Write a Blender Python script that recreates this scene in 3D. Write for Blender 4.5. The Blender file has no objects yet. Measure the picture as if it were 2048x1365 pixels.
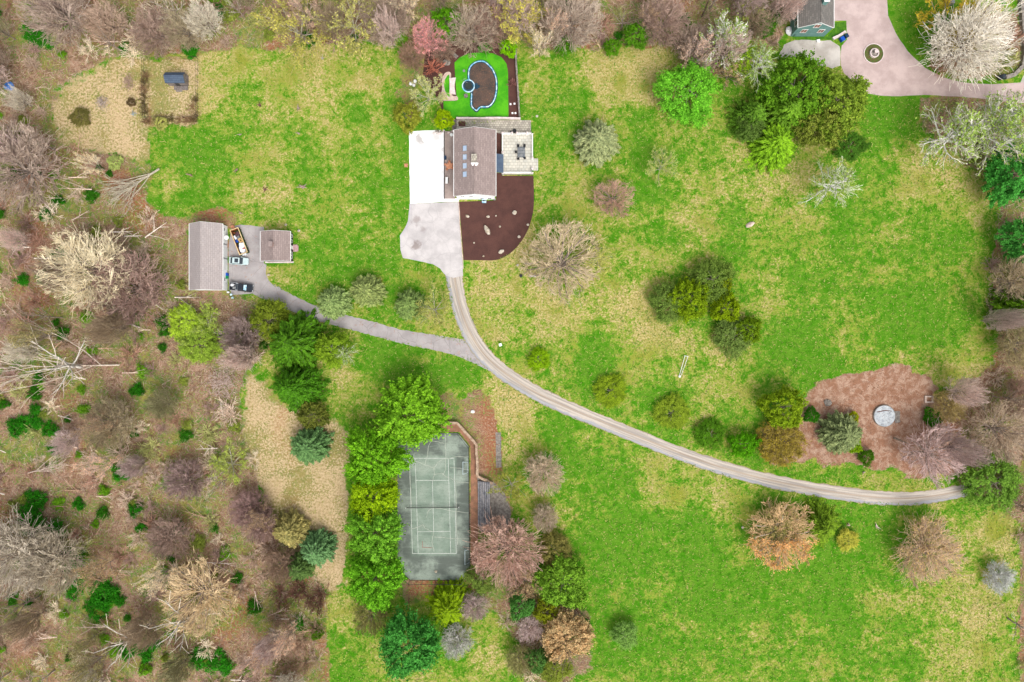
import bpy, math, random
import numpy as np
from mathutils import Vector, Matrix
C = bpy.context.scene.collection
S = bpy.context.scene
R = math.radians
PI = math.pi
H = 165.0           # camera height over the ground, metres
K = 0.12            # metres per pixel of the photograph at ground level

# ------------------------------------------------------------------ camera, sky, sun
cam = bpy.data.cameras.new('camera'); co = bpy.data.objects.new('camera', cam); C.objects.link(co)
co.location = (0, 0, H); co.rotation_euler = (0, 0, 0)
cam.sensor_width = 36; cam.lens = 36 * H / (2048 * K); cam.clip_end = 5000; cam.clip_start = 1
S.camera = co
w = bpy.data.worlds.new('World'); S.world = w; w.use_nodes = True
nt = w.node_tree; bg = nt.nodes['Background']
sky = nt.nodes.new('ShaderNodeTexSky'); sky.sky_type = 'NISHITA'; sky.sun_disc = False
SUN_EL, SUN_ROT = R(55), R(155)
sky.sun_elevation = SUN_EL; sky.sun_rotation = SUN_ROT; sky.air_density = 1.0; sky.dust_density = 4.0
hs = nt.nodes.new('ShaderNodeHueSaturation'); hs.inputs['Saturation'].default_value = 0.25
nt.links.new(sky.outputs[0], hs.inputs['Color']); nt.links.new(hs.outputs[0], bg.inputs[0]); bg.inputs[1].default_value = 0.15
sl = bpy.data.lights.new('sun', 'SUN'); so = bpy.data.objects.new('sun', sl); C.objects.link(so)
sl.energy = 1.1; sl.angle = R(30); sl.color = (1, 0.95, 0.88)
so.rotation_euler = (PI/2 - SUN_EL, 0, PI - SUN_ROT)
S.view_settings.view_transform = 'Standard'; S.view_settings.look = 'None'
S.view_settings.exposure = 0.68; S.view_settings.gamma = 1

# ------------------------------------------------------------------ helpers
def W(px, py, z=0.0):
    s = K * (H - z) / H
    return ((px - 1024) * s, (682.5 - py) * s, z)
def WX(px, z=0.0): return W(px, 0, z)[0]
def WY(py, z=0.0): return W(0, py, z)[1]

def lin(c):
    out = []
    for v in c:
        v /= 255.0
        out.append(v / 12.92 if v <= 0.04045 else ((v + 0.055) / 1.055) ** 2.4)
    return out
AL = 0.80            # display value -> surface albedo
def A(r, g, b, k=AL):
    return tuple(min(0.85, v * k) for v in lin((r, g, b))) + (1.0,)

def new_mat(name):
    m = bpy.data.materials.new(name); m.use_nodes = True
    t = m.node_tree; b = t.nodes['Principled BSDF']; b.inputs['Specular IOR Level'].default_value = 0.25
    return m, t, b
def node(t, typ, **kw):
    n = t.nodes.new(typ)
    for k, v in kw.items(): setattr(n, k, v)
    return n
def noise(t, vec, scale, detail=4, rough=0.6, dist=0.0):
    n = node(t, 'ShaderNodeTexNoise'); n.inputs['Scale'].default_value = scale
    n.inputs['Detail'].default_value = detail; n.inputs['Roughness'].default_value = rough
    n.inputs['Distortion'].default_value = dist
    if vec is not None: t.links.new(vec, n.inputs['Vector'])
    return n.outputs['Fac']
def math_(t, op, a, b=None, clamp=False):
    n = node(t, 'ShaderNodeMath', operation=op); n.use_clamp = clamp
    for i, v in enumerate((a, b)):
        if v is None: continue
        if isinstance(v, (int, float)): n.inputs[i].default_value = v
        else: t.links.new(v, n.inputs[i])
    return n.outputs[0]
def ramp(t, f, lo, hi):
    n = node(t, 'ShaderNodeMapRange'); n.interpolation_type = 'SMOOTHSTEP'
    n.inputs[1].default_value = lo; n.inputs[2].default_value = hi
    t.links.new(f, n.inputs[0]); return n.outputs[0]
def mix(t, f, a, b, mode='MIX'):
    n = node(t, 'ShaderNodeMix', data_type='RGBA', blend_type=mode)
    for i, v in ((0, f), (6, a), (7, b)):
        if isinstance(v, (int, float)): n.inputs[i].default_value = v
        elif isinstance(v, tuple): n.inputs[i].default_value = v
        else: t.links.new(v, n.inputs[i])
    return n.outputs[2]
def attr(t, name):
    n = node(t, 'ShaderNodeAttribute'); n.attribute_name = name; return n.outputs['Fac']
def geo_pos(t):
    return node(t, 'ShaderNodeNewGeometry').outputs['Position']
def bump(t, b, h, strength=0.4, dist=0.1):
    n = node(t, 'ShaderNodeBump'); n.inputs['Strength'].default_value = strength; n.inputs['Distance'].default_value = dist
    t.links.new(h, n.inputs['Height']); t.links.new(n.outputs[0], b.inputs['Normal'])

def mat(name, c1, c2=None, scale=1.0, fine=12.0, rough=0.8, metal=0.0, lo=0.35, hi=0.65, fa=0.3, bm=0.3):
    m, t, b = new_mat(name); p = geo_pos(t)
    if c2 is None: c2 = tuple(v * 0.75 for v in c1[:3]) + (1,)
    n1 = noise(t, p, scale, 5, 0.65); n2 = noise(t, p, fine, 3, 0.7)
    col = mix(t, ramp(t, n1, lo, hi), c1, c2)
    dk = mix(t, math_(t, 'MULTIPLY', ramp(t, n2, 0.45, 0.7), fa), col, tuple(v * 0.55 for v in c2[:3]) + (1,))
    t.links.new(dk, b.inputs['Base Color']); b.inputs['Roughness'].default_value = rough; b.inputs['Metallic'].default_value = metal
    if bm: bump(t, b, n2, bm, 0.03)
    return m

M = {}
M['white'] = mat('white_paint', (0.80, 0.80, 0.78, 1), (0.74, 0.74, 0.72, 1), fa=0.08, bm=0)
M['siding'] = mat('white_siding', (0.84, 0.84, 0.83, 1), (0.8, 0.8, 0.79, 1), fine=4, fa=0.1, bm=0)
M['teal_wall'] = mat('teal_siding', A(120, 160, 155), A(105, 145, 140), fa=0.1)
M['black'] = mat('black_paint', (0.02, 0.02, 0.022, 1), (0.03, 0.03, 0.03, 1), rough=0.5)
M['dark_wall'] = mat('dark_siding', (0.03, 0.03, 0.03, 1), (0.045, 0.042, 0.04, 1))
M['dark_metal'] = mat('dark_metal', (0.035, 0.037, 0.04, 1), rough=0.5)
M['galv'] = mat('galvanised_metal', (0.33, 0.34, 0.34, 1), rough=0.5, metal=0.3)
M['glass'] = mat('skylight_glass', A(190, 205, 225), A(170, 190, 215), rough=0.15, fa=0, bm=0)
M['dark_glass'] = mat('dark_glass', (0.03, 0.04, 0.05, 1), (0.04, 0.05, 0.06, 1), rough=0.08, fa=0, bm=0)
M['brick'] = mat('red_brick', A(170, 120, 105), A(145, 105, 92), scale=3, fine=20)
M['landing'] = mat('brick_landing', A(200, 165, 165), A(180, 145, 145), scale=3)
M['stone'] = mat('grey_stone', A(170, 162, 152), A(120, 112, 104), scale=1.6, fine=6, fa=0.6, bm=0.8)
M['rock'] = mat('pale_rock', A(225, 215, 200), A(180, 165, 140), scale=1.2, fine=5, fa=0.4, bm=0.8)
M['cream'] = mat('cream_stone', A(225, 205, 190), A(195, 170, 155), scale=1.5, fine=8, fa=0.3)
M['white_stone'] = mat('white_stone', A(242, 228, 226), A(220, 200, 196), scale=1.5, fa=0.2)
M['awning'] = mat('slate_roofing', A(92, 108, 128), A(80, 96, 118), fa=0.1)
M['car_silver'] = mat('pale_silver_paint', A(205, 222, 222), A(190, 210, 210), rough=0.3, fa=0, bm=0)
M['car_black'] = mat('black_car_paint', (0.018, 0.022, 0.03, 1), (0.022, 0.026, 0.034, 1), rough=0.25, fa=0, bm=0)
M['chrome'] = mat('chrome', (0.6, 0.6, 0.6, 1), rough=0.25, metal=0.7, bm=0)
M['tyre'] = mat('tyre_rubber', (0.015, 0.015, 0.015, 1))
M['lamp'] = mat('headlight_lens', (0.7, 0.72, 0.74, 1), rough=0.1, bm=0)
M['rust'] = mat('rusty_steel', A(170, 95, 55), A(120, 65, 40), scale=1, fa=0.5)
M['skip_rim'] = mat('yellow_skip_rim', A(245, 220, 170), A(225, 185, 125), scale=1)
M['skip_green'] = mat('green_skip_paint', A(90, 110, 60), A(60, 80, 45), scale=1)
M['blue'] = mat('blue_plastic', A(20, 90, 200), A(15, 75, 170), rough=0.45, fa=0)
M['green_plastic'] = mat('green_plastic', A(20, 150, 90), A(15, 130, 75), rough=0.45, fa=0)
M['navy'] = mat('navy_plastic', A(30, 60, 90), A(25, 50, 80), rough=0.45, fa=0)
M['tarp'] = mat('blue_tarp', A(40, 120, 210), A(90, 150, 220), rough=0.4)
M['terracotta'] = mat('terracotta', A(225, 165, 130), A(200, 130, 95), scale=3)
M['deck'] = mat('brown_decking', A(175, 158, 150), A(160, 143, 136), scale=1, fa=0.25)
M['wood'] = mat('weathered_wood', A(150, 140, 135), A(110, 102, 98), scale=2, fa=0.5)
M['yellow_wood'] = mat('pale_wood', A(215, 180, 120), A(190, 150, 95), scale=2)
M['cloth_white'] = mat('white_sheet', (0.75, 0.76, 0.77, 1), (0.65, 0.66, 0.68, 1), fa=0.2)
M['red'] = mat('red_plastic', A(200, 60, 50), A(170, 50, 40))
M['purple'] = mat('faded_purple', A(120, 90, 95), A(90, 65, 72))
M['tube'] = mat('pale_blue_vinyl', A(130, 200, 232), A(215, 240, 250), scale=1.2, rough=0.3, lo=0.45, hi=0.55, fa=0.05, bm=0)
M['liner'] = mat('dark_blue_liner', A(45, 80, 100), A(30, 55, 70), rough=0.3, fa=0.2, bm=0)
M['water'] = mat('dark_water', (0.02, 0.03, 0.03, 1), (0.035, 0.045, 0.04, 1), rough=0.08, bm=0)
M['net'] = mat('net_cord', (0.05, 0.05, 0.05, 1))
M['goal'] = mat('pale_goal_frame', A(215, 235, 240), rough=0.4)
M['pine_bark'] = mat('brown_bark', A(105, 88, 75), A(75, 62, 52), scale=4)

def shingle(name, c1, c2, sx=1.1, sy=3.2, rot=0):
    m, t, b = new_mat(name)
    tc = node(t, 'ShaderNodeTexCoord'); mp = node(t, 'ShaderNodeMapping'); mp.inputs['Rotation'].default_value = (0, 0, rot)
    t.links.new(tc.outputs['Object'], mp.inputs[0])
    br = node(t, 'ShaderNodeTexBrick'); br.inputs['Scale'].default_value = 1.0
    br.inputs['Brick Width'].default_value = 0.95; br.inputs['Row Height'].default_value = 0.38
    br.inputs['Mortar Size'].default_value = 0.035; br.inputs['Color1'].default_value = c1; br.inputs['Color2'].default_value = c2
    br.inputs['Mortar'].default_value = tuple(v * 0.72 for v in c2[:3]) + (1,)
    t.links.new(mp.outputs[0], br.inputs['Vector'])
    n = noise(t, mp.outputs[0], 0.5, 4); n2 = noise(t, mp.outputs[0], 7, 3)
    col = mix(t, math_(t, 'MULTIPLY', ramp(t, n, 0.35, 0.7), 0.35), br.outputs[0], tuple(v * 0.7 for v in c1[:3]) + (1,))
    col = mix(t, math_(t, 'MULTIPLY', ramp(t, n2, 0.4, 0.7), 0.45), col, tuple(v * 0.6 for v in c2[:3]) + (1,))
    t.links.new(col, b.inputs['Base Color']); b.inputs['Roughness'].default_value = 0.9
    bump(t, b, br.outputs['Fac'], 0.3, 0.03); return m
M['shingle_brown'] = shingle('brown_shingle', A(178, 160, 155), A(155, 138, 133), rot=PI/2)
M['shingle_grey'] = shingle('grey_shingle', A(196, 184, 180), A(182, 172, 170), rot=PI/2)
M['shingle_dark'] = shingle('dark_grey_shingle', A(145, 140, 133), A(120, 116, 112), rot=PI/2)
M['shingle_blue'] = shingle('slate_blue_shingle', A(92, 108, 128), A(76, 90, 110))
def pavers(name, c1, c2, cm, bw=0.9, rh=0.7):
    m, t, b = new_mat(name); p = geo_pos(t)
    br = node(t, 'ShaderNodeTexBrick'); br.inputs['Scale'].default_value = 1.0
    br.inputs['Brick Width'].default_value = bw; br.inputs['Row Height'].default_value = rh; br.offset_frequency = 2
    br.inputs['Mortar Size'].default_value = 0.04; br.inputs['Color1'].default_value = c1; br.inputs['Color2'].default_value = c2
    br.inputs['Mortar'].default_value = cm; br.inputs['Bias'].default_value = -0.2
    t.links.new(p, br.inputs['Vector'])
    n = noise(t, p, 0.8, 5, 0.7)
    col = mix(t, math_(t, 'MULTIPLY', ramp(t, n, 0.45, 0.75), 0.6), br.outputs[0], cm)
    n3 = noise(t, p, 9, 3, 0.7)
    col = mix(t, math_(t, 'MULTIPLY', ramp(t, n3, 0.5, 0.7), 0.3), col, cm)
    t.links.new(col, b.inputs['Base Color']); b.inputs['Roughness'].default_value = 0.85; return m
M['flag_light'] = pavers('light_flagstone', A(225, 220, 205), A(200, 200, 190), A(165, 158, 145))
M['flag_mottled'] = pavers('mottled_flagstone', A(205, 198, 180), A(160, 152, 142), A(130, 122, 112), 0.6, 0.5)

class MB:
    def __init__(s): s.v = []; s.f = []
    def add(s, vs, fs):
        n = len(s.v); s.v += [tuple(v) for v in vs]; s.f += [tuple(n + i for i in f) for f in fs]; return s
    def box(s, x0, y0, z0, x1, y1, z1):
        v = [(x0,y0,z0),(x1,y0,z0),(x1,y1,z0),(x0,y1,z0),(x0,y0,z1),(x1,y0,z1),(x1,y1,z1),(x0,y1,z1)]
        return s.add(v, [(3,2,1,0),(4,5,6,7),(0,1,5,4),(1,2,6,5),(2,3,7,6),(3,0,4,7)])
    def obox(s, cx, cy, z0, z1, lx, ly, a=0.0, top=1.0):
        c, n = math.cos(a), math.sin(a); v = []
        for z, k in ((z0, 1.0), (z1, top)):
            for x, y in ((-lx/2,-ly/2),(lx/2,-ly/2),(lx/2,ly/2),(-lx/2,ly/2)):
                v.append((cx + c*x*k - n*y*k, cy + n*x*k + c*y*k, z))
        return s.add(v, [(3,2,1,0),(4,5,6,7),(0,1,5,4),(1,2,6,5),(2,3,7,6),(3,0,4,7)])
    def prism(s, poly, z0, z1):
        n = len(poly)
        if area(poly) < 0: poly = poly[::-1]
        v = [(x, y, z0) for x, y in poly] + [(x, y, z1) for x, y in poly]
        return s.add(v, [tuple(range(n-1, -1, -1)), tuple(range(n, 2*n))] + [(i, (i+1) % n, n + (i+1) % n, n + i) for i in range(n)])
    def sheet(s, poly, z):
        if area(poly) < 0: poly = poly[::-1]
        return s.add([(x, y, z) for x, y in poly], [tuple(range(len(poly)))])
    def tube(s, pts, rad, n=6, cap=True):
        if isinstance(rad, (int, float)): rad = [rad] * len(pts)
        P = [Vector(p) for p in pts]; base = len(s.v); 
        for i, p in enumerate(P):
            d = (P[min(i+1, len(P)-1)] - P[max(i-1, 0)]).normalized()
            u = d.cross(Vector((0.13, 0.2, 1)) if abs(d.z) < 0.9 else Vector((1, 0.1, 0))).normalized(); w_ = d.cross(u)
            for k in range(n):
                a = 2*PI*k/n; s.v.append(tuple(p + rad[i] * (math.cos(a)*u + math.sin(a)*w_)))
        for i in range(len(P)-1):
            for k in range(n):
                k2 = (k+1) % n
                s.f.append((base+i*n+k, base+i*n+k2, base+(i+1)*n+k2, base+(i+1)*n+k))
        if cap:
            s.f.append(tuple(base + k for k in range(n-1, -1, -1))); s.f.append(tuple(base + (len(P)-1)*n + k for k in range(n)))
        return s
    def ring(s, cx, cy, r0, r1, z0, z1, n=48):
        v = []
        for r, z in ((r1, z0), (r1, z1), (r0, z1), (r0, z0)):
            v += [(cx + r*math.cos(2*PI*k/n), cy + r*math.sin(2*PI*k/n), z) for k in range(n)]
        f = []
        for q in range(4):
            for k in range(n):
                k2 = (k+1) % n; f.append((q*n+k, q*n+k2, ((q+1) % 4)*n+k2, ((q+1) % 4)*n+k))
        return s.add(v, f)
    def cyl(s, cx, cy, z0, z1, r, n=20, r1=None):
        r1 = r if r1 is None else r1
        return s.tube([(cx, cy, z0), (cx, cy, z1)], [r, r1], n)
    def blob(s, c, rx, ry, rz, seed=0, rough=0.18, n=10, m=7, a=0.0):
        rd = random.Random(seed); base = len(s.v); ca, sa = math.cos(a), math.sin(a)
        for i in range(m+1):
            th = PI*i/m
            for k in range(n):
                ph = 2*PI*k/n; q = 1 + rd.uniform(-rough, rough)
                x, y, z = rx*q*math.sin(th)*math.cos(ph), ry*q*math.sin(th)*math.sin(ph), rz*q*math.cos(th)
                s.v.append((c[0] + ca*x - sa*y, c[1] + sa*x + ca*y, c[2] + z))
        for i in range(m):
            for k in range(n):
                k2 = (k+1) % n; s.f.append((base+(i+1)*n+k, base+(i+1)*n+k2, base+i*n+k2, base+i*n+k))
        return s
    def build(s, name, m, parent=None, smooth=False):
        me = bpy.data.meshes.new(name); me.from_pydata(s.v, [], s.f); me.update()
        if m: me.materials.append(m)
        if smooth:
            for p in me.polygons: p.use_smooth = True
        o = bpy.data.objects.new(name, me); C.objects.link(o)
        if parent: o.parent = parent
        return o
def area(p): return 0.5 * sum(p[i][0]*p[(i+1) % len(p)][1] - p[(i+1) % len(p)][0]*p[i][1] for i in range(len(p)))
def tag(o, label, cat, group=None):
    o['label'] = label; o['category'] = cat
    if group: o['group'] = group
    return o
def struct(o): o['kind'] = 'structure'; return o
def stuff(o, label, cat): o['kind'] = 'stuff'; return tag(o, label, cat)
def thing(name, label, cat, loc=(0, 0, 0), rz=0.0, group=None):
    o = bpy.data.objects.new(name, None); C.objects.link(o); o.location = loc; o.rotation_euler = (0, 0, rz); o.empty_display_size = 0.3
    return tag(o, label, cat, group)
def pl(pts, z=0.0): return [W(x, y, z)[:2] for x, y in pts]
def smooth_poly(pts, closed=True, n=6):
    out = []; N = len(pts)
    for i in range(N if closed else N-1):
        p = [pts[(i+k) % N] if closed else pts[min(max(i+k, 0), N-1)] for k in (-1, 0, 1, 2)]
        for j in range(n):
            t = j/n
            out.append(tuple(0.5*((2*p[1][q]) + (-p[0][q]+p[2][q])*t + (2*p[0][q]-5*p[1][q]+4*p[2][q]-p[3][q])*t*t + (-p[0][q]+3*p[1][q]-3*p[2][q]+p[3][q])*t**3) for q in (0, 1)))
    if not closed: out.append(tuple(pts[-1]))
    return out
def jitter(poly, amp, step, seed):
    rd = random.Random(seed); out = []
    for i in range(len(poly)):
        a, b = poly[i], poly[(i+1) % len(poly)]; L = math.dist(a, b); n = max(1, int(L/step))
        for j in range(n):
            t = j/n; out.append((a[0]+(b[0]-a[0])*t + rd.uniform(-amp, amp), a[1]+(b[1]-a[1])*t + rd.uniform(-amp, amp)))
    return out

# ------------------------------------------------------------------ ground
def inpoly(X, Y, poly):
    r = np.zeros(X.shape, bool); n = len(poly)
    for i in range(n):
        x0, y0 = poly[i]; x1, y1 = poly[(i+1) % n]
        if y0 == y1: continue
        c = ((Y < y0) != (Y < y1)) & (X < (x1-x0)*(Y-y0)/(y1-y0)+x0)
        r ^= c
    return r
WOODS = [
 [(-400,-400),(520,-400),(505,60),(470,95),(410,102),(330,112),(215,118),(160,150),(120,190),(105,240),(115,285),(180,300),(250,318),(300,330),(310,350),(300,370),(292,400),(320,432),(365,440),(375,470),(455,470),(458,584),(500,592),(560,620),(535,650),(540,690),(500,745),(480,800),(490,870),(515,940),(520,1010),(600,1110),(655,1180),(655,1800),(-400,1800)],
 [(480,-400),(1583,-400),(1583,60),(1555,90),(1520,140),(1440,160),(1385,140),(1330,95),(1240,92),(1060,98),(1040,80),(850,80),(815,95),(790,80),(700,78),(600,85),(560,105),(490,95)],
 [(1990,300),(2060,240),(2600,240),(2600,1500),(2040,1500),(2040,1050),(1990,1000),(1930,985),(1900,900),(1880,790),(1950,760),(2005,700),(1985,640),(1985,560),(1990,450),(2000,380)],
 [(1840,195),(2600,200),(2600,400),(2000,400),(1940,330),(1880,290),(1845,260)],
 [(985,1120),(1060,1160),(1110,1200),(1180,1230),(1185,1330),(1130,1370),(1100,1800),(1050,1800),(1045,1300),(1000,1230),(940,1180)],
 [(1850,135),(1900,50),(2040,20),(2048,130),(2000,155),(1900,158)],
]
LIT = [  # leaf-litter patches inside the grass
 [(1605,800),(1622,772),(1700,748),(1760,738),(1800,728),(1840,742),(1872,765),(1876,800),(1930,850),(1935,930),(1900,950),(1820,950),(1700,925),(1590,925),(1550,930),(1520,890),(1530,850),(1600,850)],
 [(880,790),(960,785),(990,810),(1000,870),(1010,940),(1030,1060),(950,1070),(953,890),(915,845),(880,840)],
 [(300,440),(380,430),(410,418),(440,416),(470,424),(474,452),(380,456)],
 [(925,862),(948,885),(957,1000),(957,1165),(940,1165),(938,1000),(936,892),(910,866)],
 [(800,1160),(930,1165),(930,1200),(800,1200)],
 [(800,100),(850,90),(850,150),(830,240),(815,240),(800,180)],
]
STRAW = [
 [(105,200),(215,118),(395,118),(395,240),(300,255),(300,330),(180,300),(110,285)],
 [(505,740),(560,800),(620,830),(690,850),(715,870),(695,960),(690,1180),(660,1190),(600,1110),(545,1050),(510,950),(480,850)],
]
DRY = [(400,190,70,70,.5),(590,165,90,50,.35),(700,160,110,50,.3),(620,100,190,25,.5),(560,240,60,80,.2),(350,270,60,60,-.35),(450,420,90,70,-.12),(805,250,22,180,-.5),(620,520,80,60,-.2),(560,560,40,25,.4),
 (725,165,22,22,.9),(380,200,25,40,.4),(340,380,30,20,.45),(740,450,50,40,.25),(700,290,60,50,-.2),(660,260,40,60,.15),(830,560,60,40,-.1),
 (1260,150,90,55,.6),(1130,130,90,40,.3),(1400,265,40,70,.45),(1450,360,70,50,.4),(1540,380,50,50,.3),(1150,230,90,50,-.25),(1280,290,25,70,-.35),(1100,290,40,90,-.3),(1090,400,30,60,.35),(1160,420,50,80,.35),(1300,150,40,60,.3),
 (1010,560,90,80,.55),(1040,480,40,30,.7),(1250,480,60,50,.25),(1200,620,130,45,.55),(1310,650,40,70,.5),(1420,690,80,40,.5),(960,640,30,50,.1),(1060,705,90,20,-.3),(1180,725,30,35,-.5),(1240,740,60,40,.1),(1330,760,50,40,.0),(1120,770,50,20,.1),(1250,800,60,20,.15),
 (1700,500,220,150,-.22),(1850,330,60,55,.6),(1910,400,60,90,.35),(1560,390,70,60,.25),(1600,570,70,60,.2),(1965,560,25,200,.2),(1760,640,170,60,-.15),(1560,700,70,50,-.3),(1900,750,70,30,.4),(1650,260,50,40,.3),(1700,320,50,50,.1),(1640,760,60,30,-.2),
 (1760,215,60,30,-.8),(1830,60,70,90,-.6),(1780,100,30,40,-.4),
 (1500,1120,300,180,-.32),(1250,1060,120,120,-.25),(1290,960,60,40,.5),(1420,1000,70,30,.4),(1130,1000,60,60,.15),(1950,1230,110,120,.35),(1985,1060,40,40,.7),(1780,1320,150,60,-.1),(1650,980,200,20,.3),(1180,940,60,30,-.2),(1200,1330,60,40,-.4),(1280,1180,80,25,.15),(1400,1180,60,40,-.2),(1120,860,40,20,-.4),
 (1250,1240,40,20,-.6),(1320,990,40,30,.2),
 (780,740,80,30,-.4),(900,745,50,25,-.6),(700,760,70,50,.2),(680,640,60,20,.1),(1000,800,50,40,.6),(1050,860,50,60,.5),(1040,790,30,20,.5),(1075,900,40,40,.2),(1150,900,50,20,-.3),(590,940,80,80,.2),
 (700,1320,60,60,-.1),(680,1200,30,40,.2),(870,1350,80,30,.3),(1290,560,50,50,.1),(990,1300,60,70,.45),(600,830,60,60,.3)]
def build_ground():
    xs = np.concatenate([[-1500,-800,-400,-250,-180,-150], np.arange(-130, 130.01, 0.65), [150,180,250,400,800,1500]])
    ys = np.concatenate([[-1500,-800,-400,-250,-150,-110], np.arange(-90, 90.01, 0.65), [110,150,250,400,800,1500]])
    X, Y = np.meshgrid(xs, ys); PX = X/K + 1024; PY = 682.5 - Y/K
    rg = np.random.RandomState(3)
    def wob(s, n=8):
        o = np.zeros(X.shape)
        for _ in range(n):
            a = rg.rand()*2*PI; f = s*(0.5+rg.rand()*1.5); o += np.sin((np.cos(a)*PX+np.sin(a)*PY)*f+rg.rand()*7)
        return o/n**0.5
    wx, wy = wob(0.08)*5 + wob(0.2)*3, wob(0.08)*5 + wob(0.2)*3
    QX, QY = PX+wx, PY+wy
    def mask(polys, sp=5):
        m = np.zeros(X.shape)
        for ox, oy in ((0,0),(sp,0),(-sp,0),(0,sp),(0,-sp)):
            q = np.zeros(X.shape, bool)
            for p in polys: q |= inpoly(QX+ox, QY+oy, p)
            m += q/5.0
        return m
    lit = np.maximum(mask(WOODS, 9), mask(LIT, 6)); straw = mask(STRAW, 16); island = mask([LIT[0]])
    dry = 0.38 + 0.11*wob(0.02) + 0.11*wob(0.05) + 0.05*wob(0.12)
    for px, py, rx, ry, d in DRY:
        dry += (d*.66)*np.exp(-(((PX-px)/rx)**2+((PY-py)/ry)**2)*0.9)
    far = (np.abs(X) > 131) | (np.abs(Y) > 91); lit = np.where(far, 1.0, lit); straw = np.where(far, 0.0, straw)
    red = 0.35 + 0.25*wob(0.02) + 0.15*wob(0.06)
    for px, py, rx, ry, d in ((420,425,60,12,.8),(60,470,60,80,.4),(450,500,40,50,.5),(360,1060,60,80,.4),(290,430,40,40,1.0),(620,95,200,25,.7),(1180,95,120,10,.8),(880,820,80,40,.5),(990,870,30,60,.7),(600,1150,30,25,1.),(860,1180,70,20,1.),(560,600,60,12,.6),(1990,600,15,150,.9),(1760,820,130,90,.25),(650,1300,12,120,.7),(30,1250,150,100,.3),(300,250,5,80,.9)):
        red += d*np.exp(-(((PX-px)/rx)**2+((PY-py)/ry)**2))
    red = np.where(far, 0.3, red); dry = np.where(far, .5, dry)
    ny, nx = X.shape
    Z = np.zeros(X.shape)
    verts = np.stack([X.ravel(), Y.ravel(), Z.ravel()], 1)
    i = np.arange(ny*nx).reshape(ny, nx)
    q = np.stack([i[:-1,:-1], i[:-1,1:], i[1:,1:], i[1:,:-1]], -1).reshape(-1, 4)
    me = mesh_np('ground', verts, q)
    for nm, arr in (('litter', lit), ('straw', straw), ('dry', dry), ('red', red), ('island', island)):
        a = me.attributes.new(nm, 'FLOAT', 'POINT'); a.data.foreach_set('value', arr.ravel().astype(np.float32))
    m, t, b = new_mat('ground_cover'); p = geo_pos(t)
    nA = noise(t, p, 0.10, 5, 0.6, 0.3); nB = noise(t, p, 0.55, 5, 0.7, 0.4); nC = noise(t, p, 2.0, 5, 0.75); nD = noise(t, p, 7.0, 3, 0.7)
    d = attr(t, 'dry'); L = attr(t, 'litter'); st = attr(t, 'straw'); rd = attr(t, 'red')
    # grass: green where the noise beats the dryness
    blend = math_(t, 'ADD', math_(t, 'MULTIPLY', nB, 0.62), math_(t, 'ADD', math_(t, 'MULTIPLY', nC, 0.55), math_(t, 'MULTIPLY', nD, 0.35)))
    blend = math_(t, 'SUBTRACT', blend, 0.21)
    blend = math_(t, 'ADD', blend, math_(t, 'MULTIPLY', math_(t, 'SUBTRACT', nA, 0.5), 0.35))
    drf = ramp(t, math_(t, 'ADD', blend, math_(t, 'MULTIPLY', math_(t, 'SUBTRACT', d, 0.5), 0.40)), 0.44, 0.68)
    g1 = mix(t, ramp(t, nB, 0.35, 0.65), A(78, 150, 20), A(128, 174, 54))
    g1 = mix(t, math_(t, 'MULTIPLY', ramp(t, nB, .52, .66), .45), g1, A(50, 130, 10))
    g1 = mix(t, math_(t, 'MULTIPLY', ramp(t, nD, 0.45, 0.7), 0.75), g1, A(54, 112, 16))
    s1 = mix(t, ramp(t, nC, 0.38, 0.62), A(178, 168, 84), A(232, 208, 152))
    s1 = mix(t, ramp(t, nA, 0.45, 0.7), s1, A(158, 166, 62))
    s1 = mix(t, math_(t, 'MULTIPLY', ramp(t, nD, 0.5, 0.68), 0.6), s1, A(130, 120, 65))
    grass = mix(t, ramp(t, drf, .5, 1.0), mix(t, ramp(t, drf, 0.0, .5), g1, A(160, 176, 68)), s1)
    # straw clearing
    sw = mix(t, ramp(t, nC, 0.35, 0.68), A(238, 212, 172), A(198, 168, 118))
    sw = mix(t, math_(t, 'MULTIPLY', ramp(t, nB, 0.55, 0.7), 0.45), sw, A(150, 150, 78))
    sgm = ramp(t, math_(t, 'ADD', nA, math_(t, 'MULTIPLY', math_(t, 'SUBTRACT', nC, .5), 1.3)), 0.44, 0.62)
    sw = mix(t, math_(t, 'MULTIPLY', sgm, .75), sw, mix(t, ramp(t, nB, .4, .6), A(118, 140, 48), A(160, 150, 80)))
    sw = mix(t, ramp(t, math_(t, 'ADD', rd, math_(t, 'SUBTRACT', nC, 0.5)), 0.75, 1.2), sw, A(200, 145, 105))
    sw = mix(t, math_(t, 'MULTIPLY', ramp(t, nD, 0.5, 0.7), 0.6), sw, A(125, 100, 65))
    # woodland floor
    lt = mix(t, ramp(t, nB, 0.38, 0.62), A(205, 164, 138), A(148, 112, 86))
    lt = mix(t, ramp(t, math_(t, 'ADD', rd, math_(t, 'SUBTRACT', nC, 0.5)), 0.45, 0.95), lt, A(182, 118, 84))
    lt = mix(t, math_(t, 'MULTIPLY', ramp(t, nC, 0.45, 0.68), 0.75), lt, A(236, 210, 180))
    lt = mix(t, math_(t, 'MULTIPLY', ramp(t, nD, 0.45, 0.65), 0.75), lt, A(98, 74, 58))
    grn = ramp(t, math_(t, 'ADD', nA, math_(t, 'MULTIPLY', math_(t, 'SUBTRACT', nC, 0.5), 1.0)), 0.45, 0.57)
    grn = math_(t, 'MULTIPLY', grn, math_(t, 'SUBTRACT', 0.85, attr(t, 'island')), True)
    lt = mix(t, grn, lt, mix(t, ramp(t, nB, .4, .6), A(84, 145, 32), A(165, 165, 80)))
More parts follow.
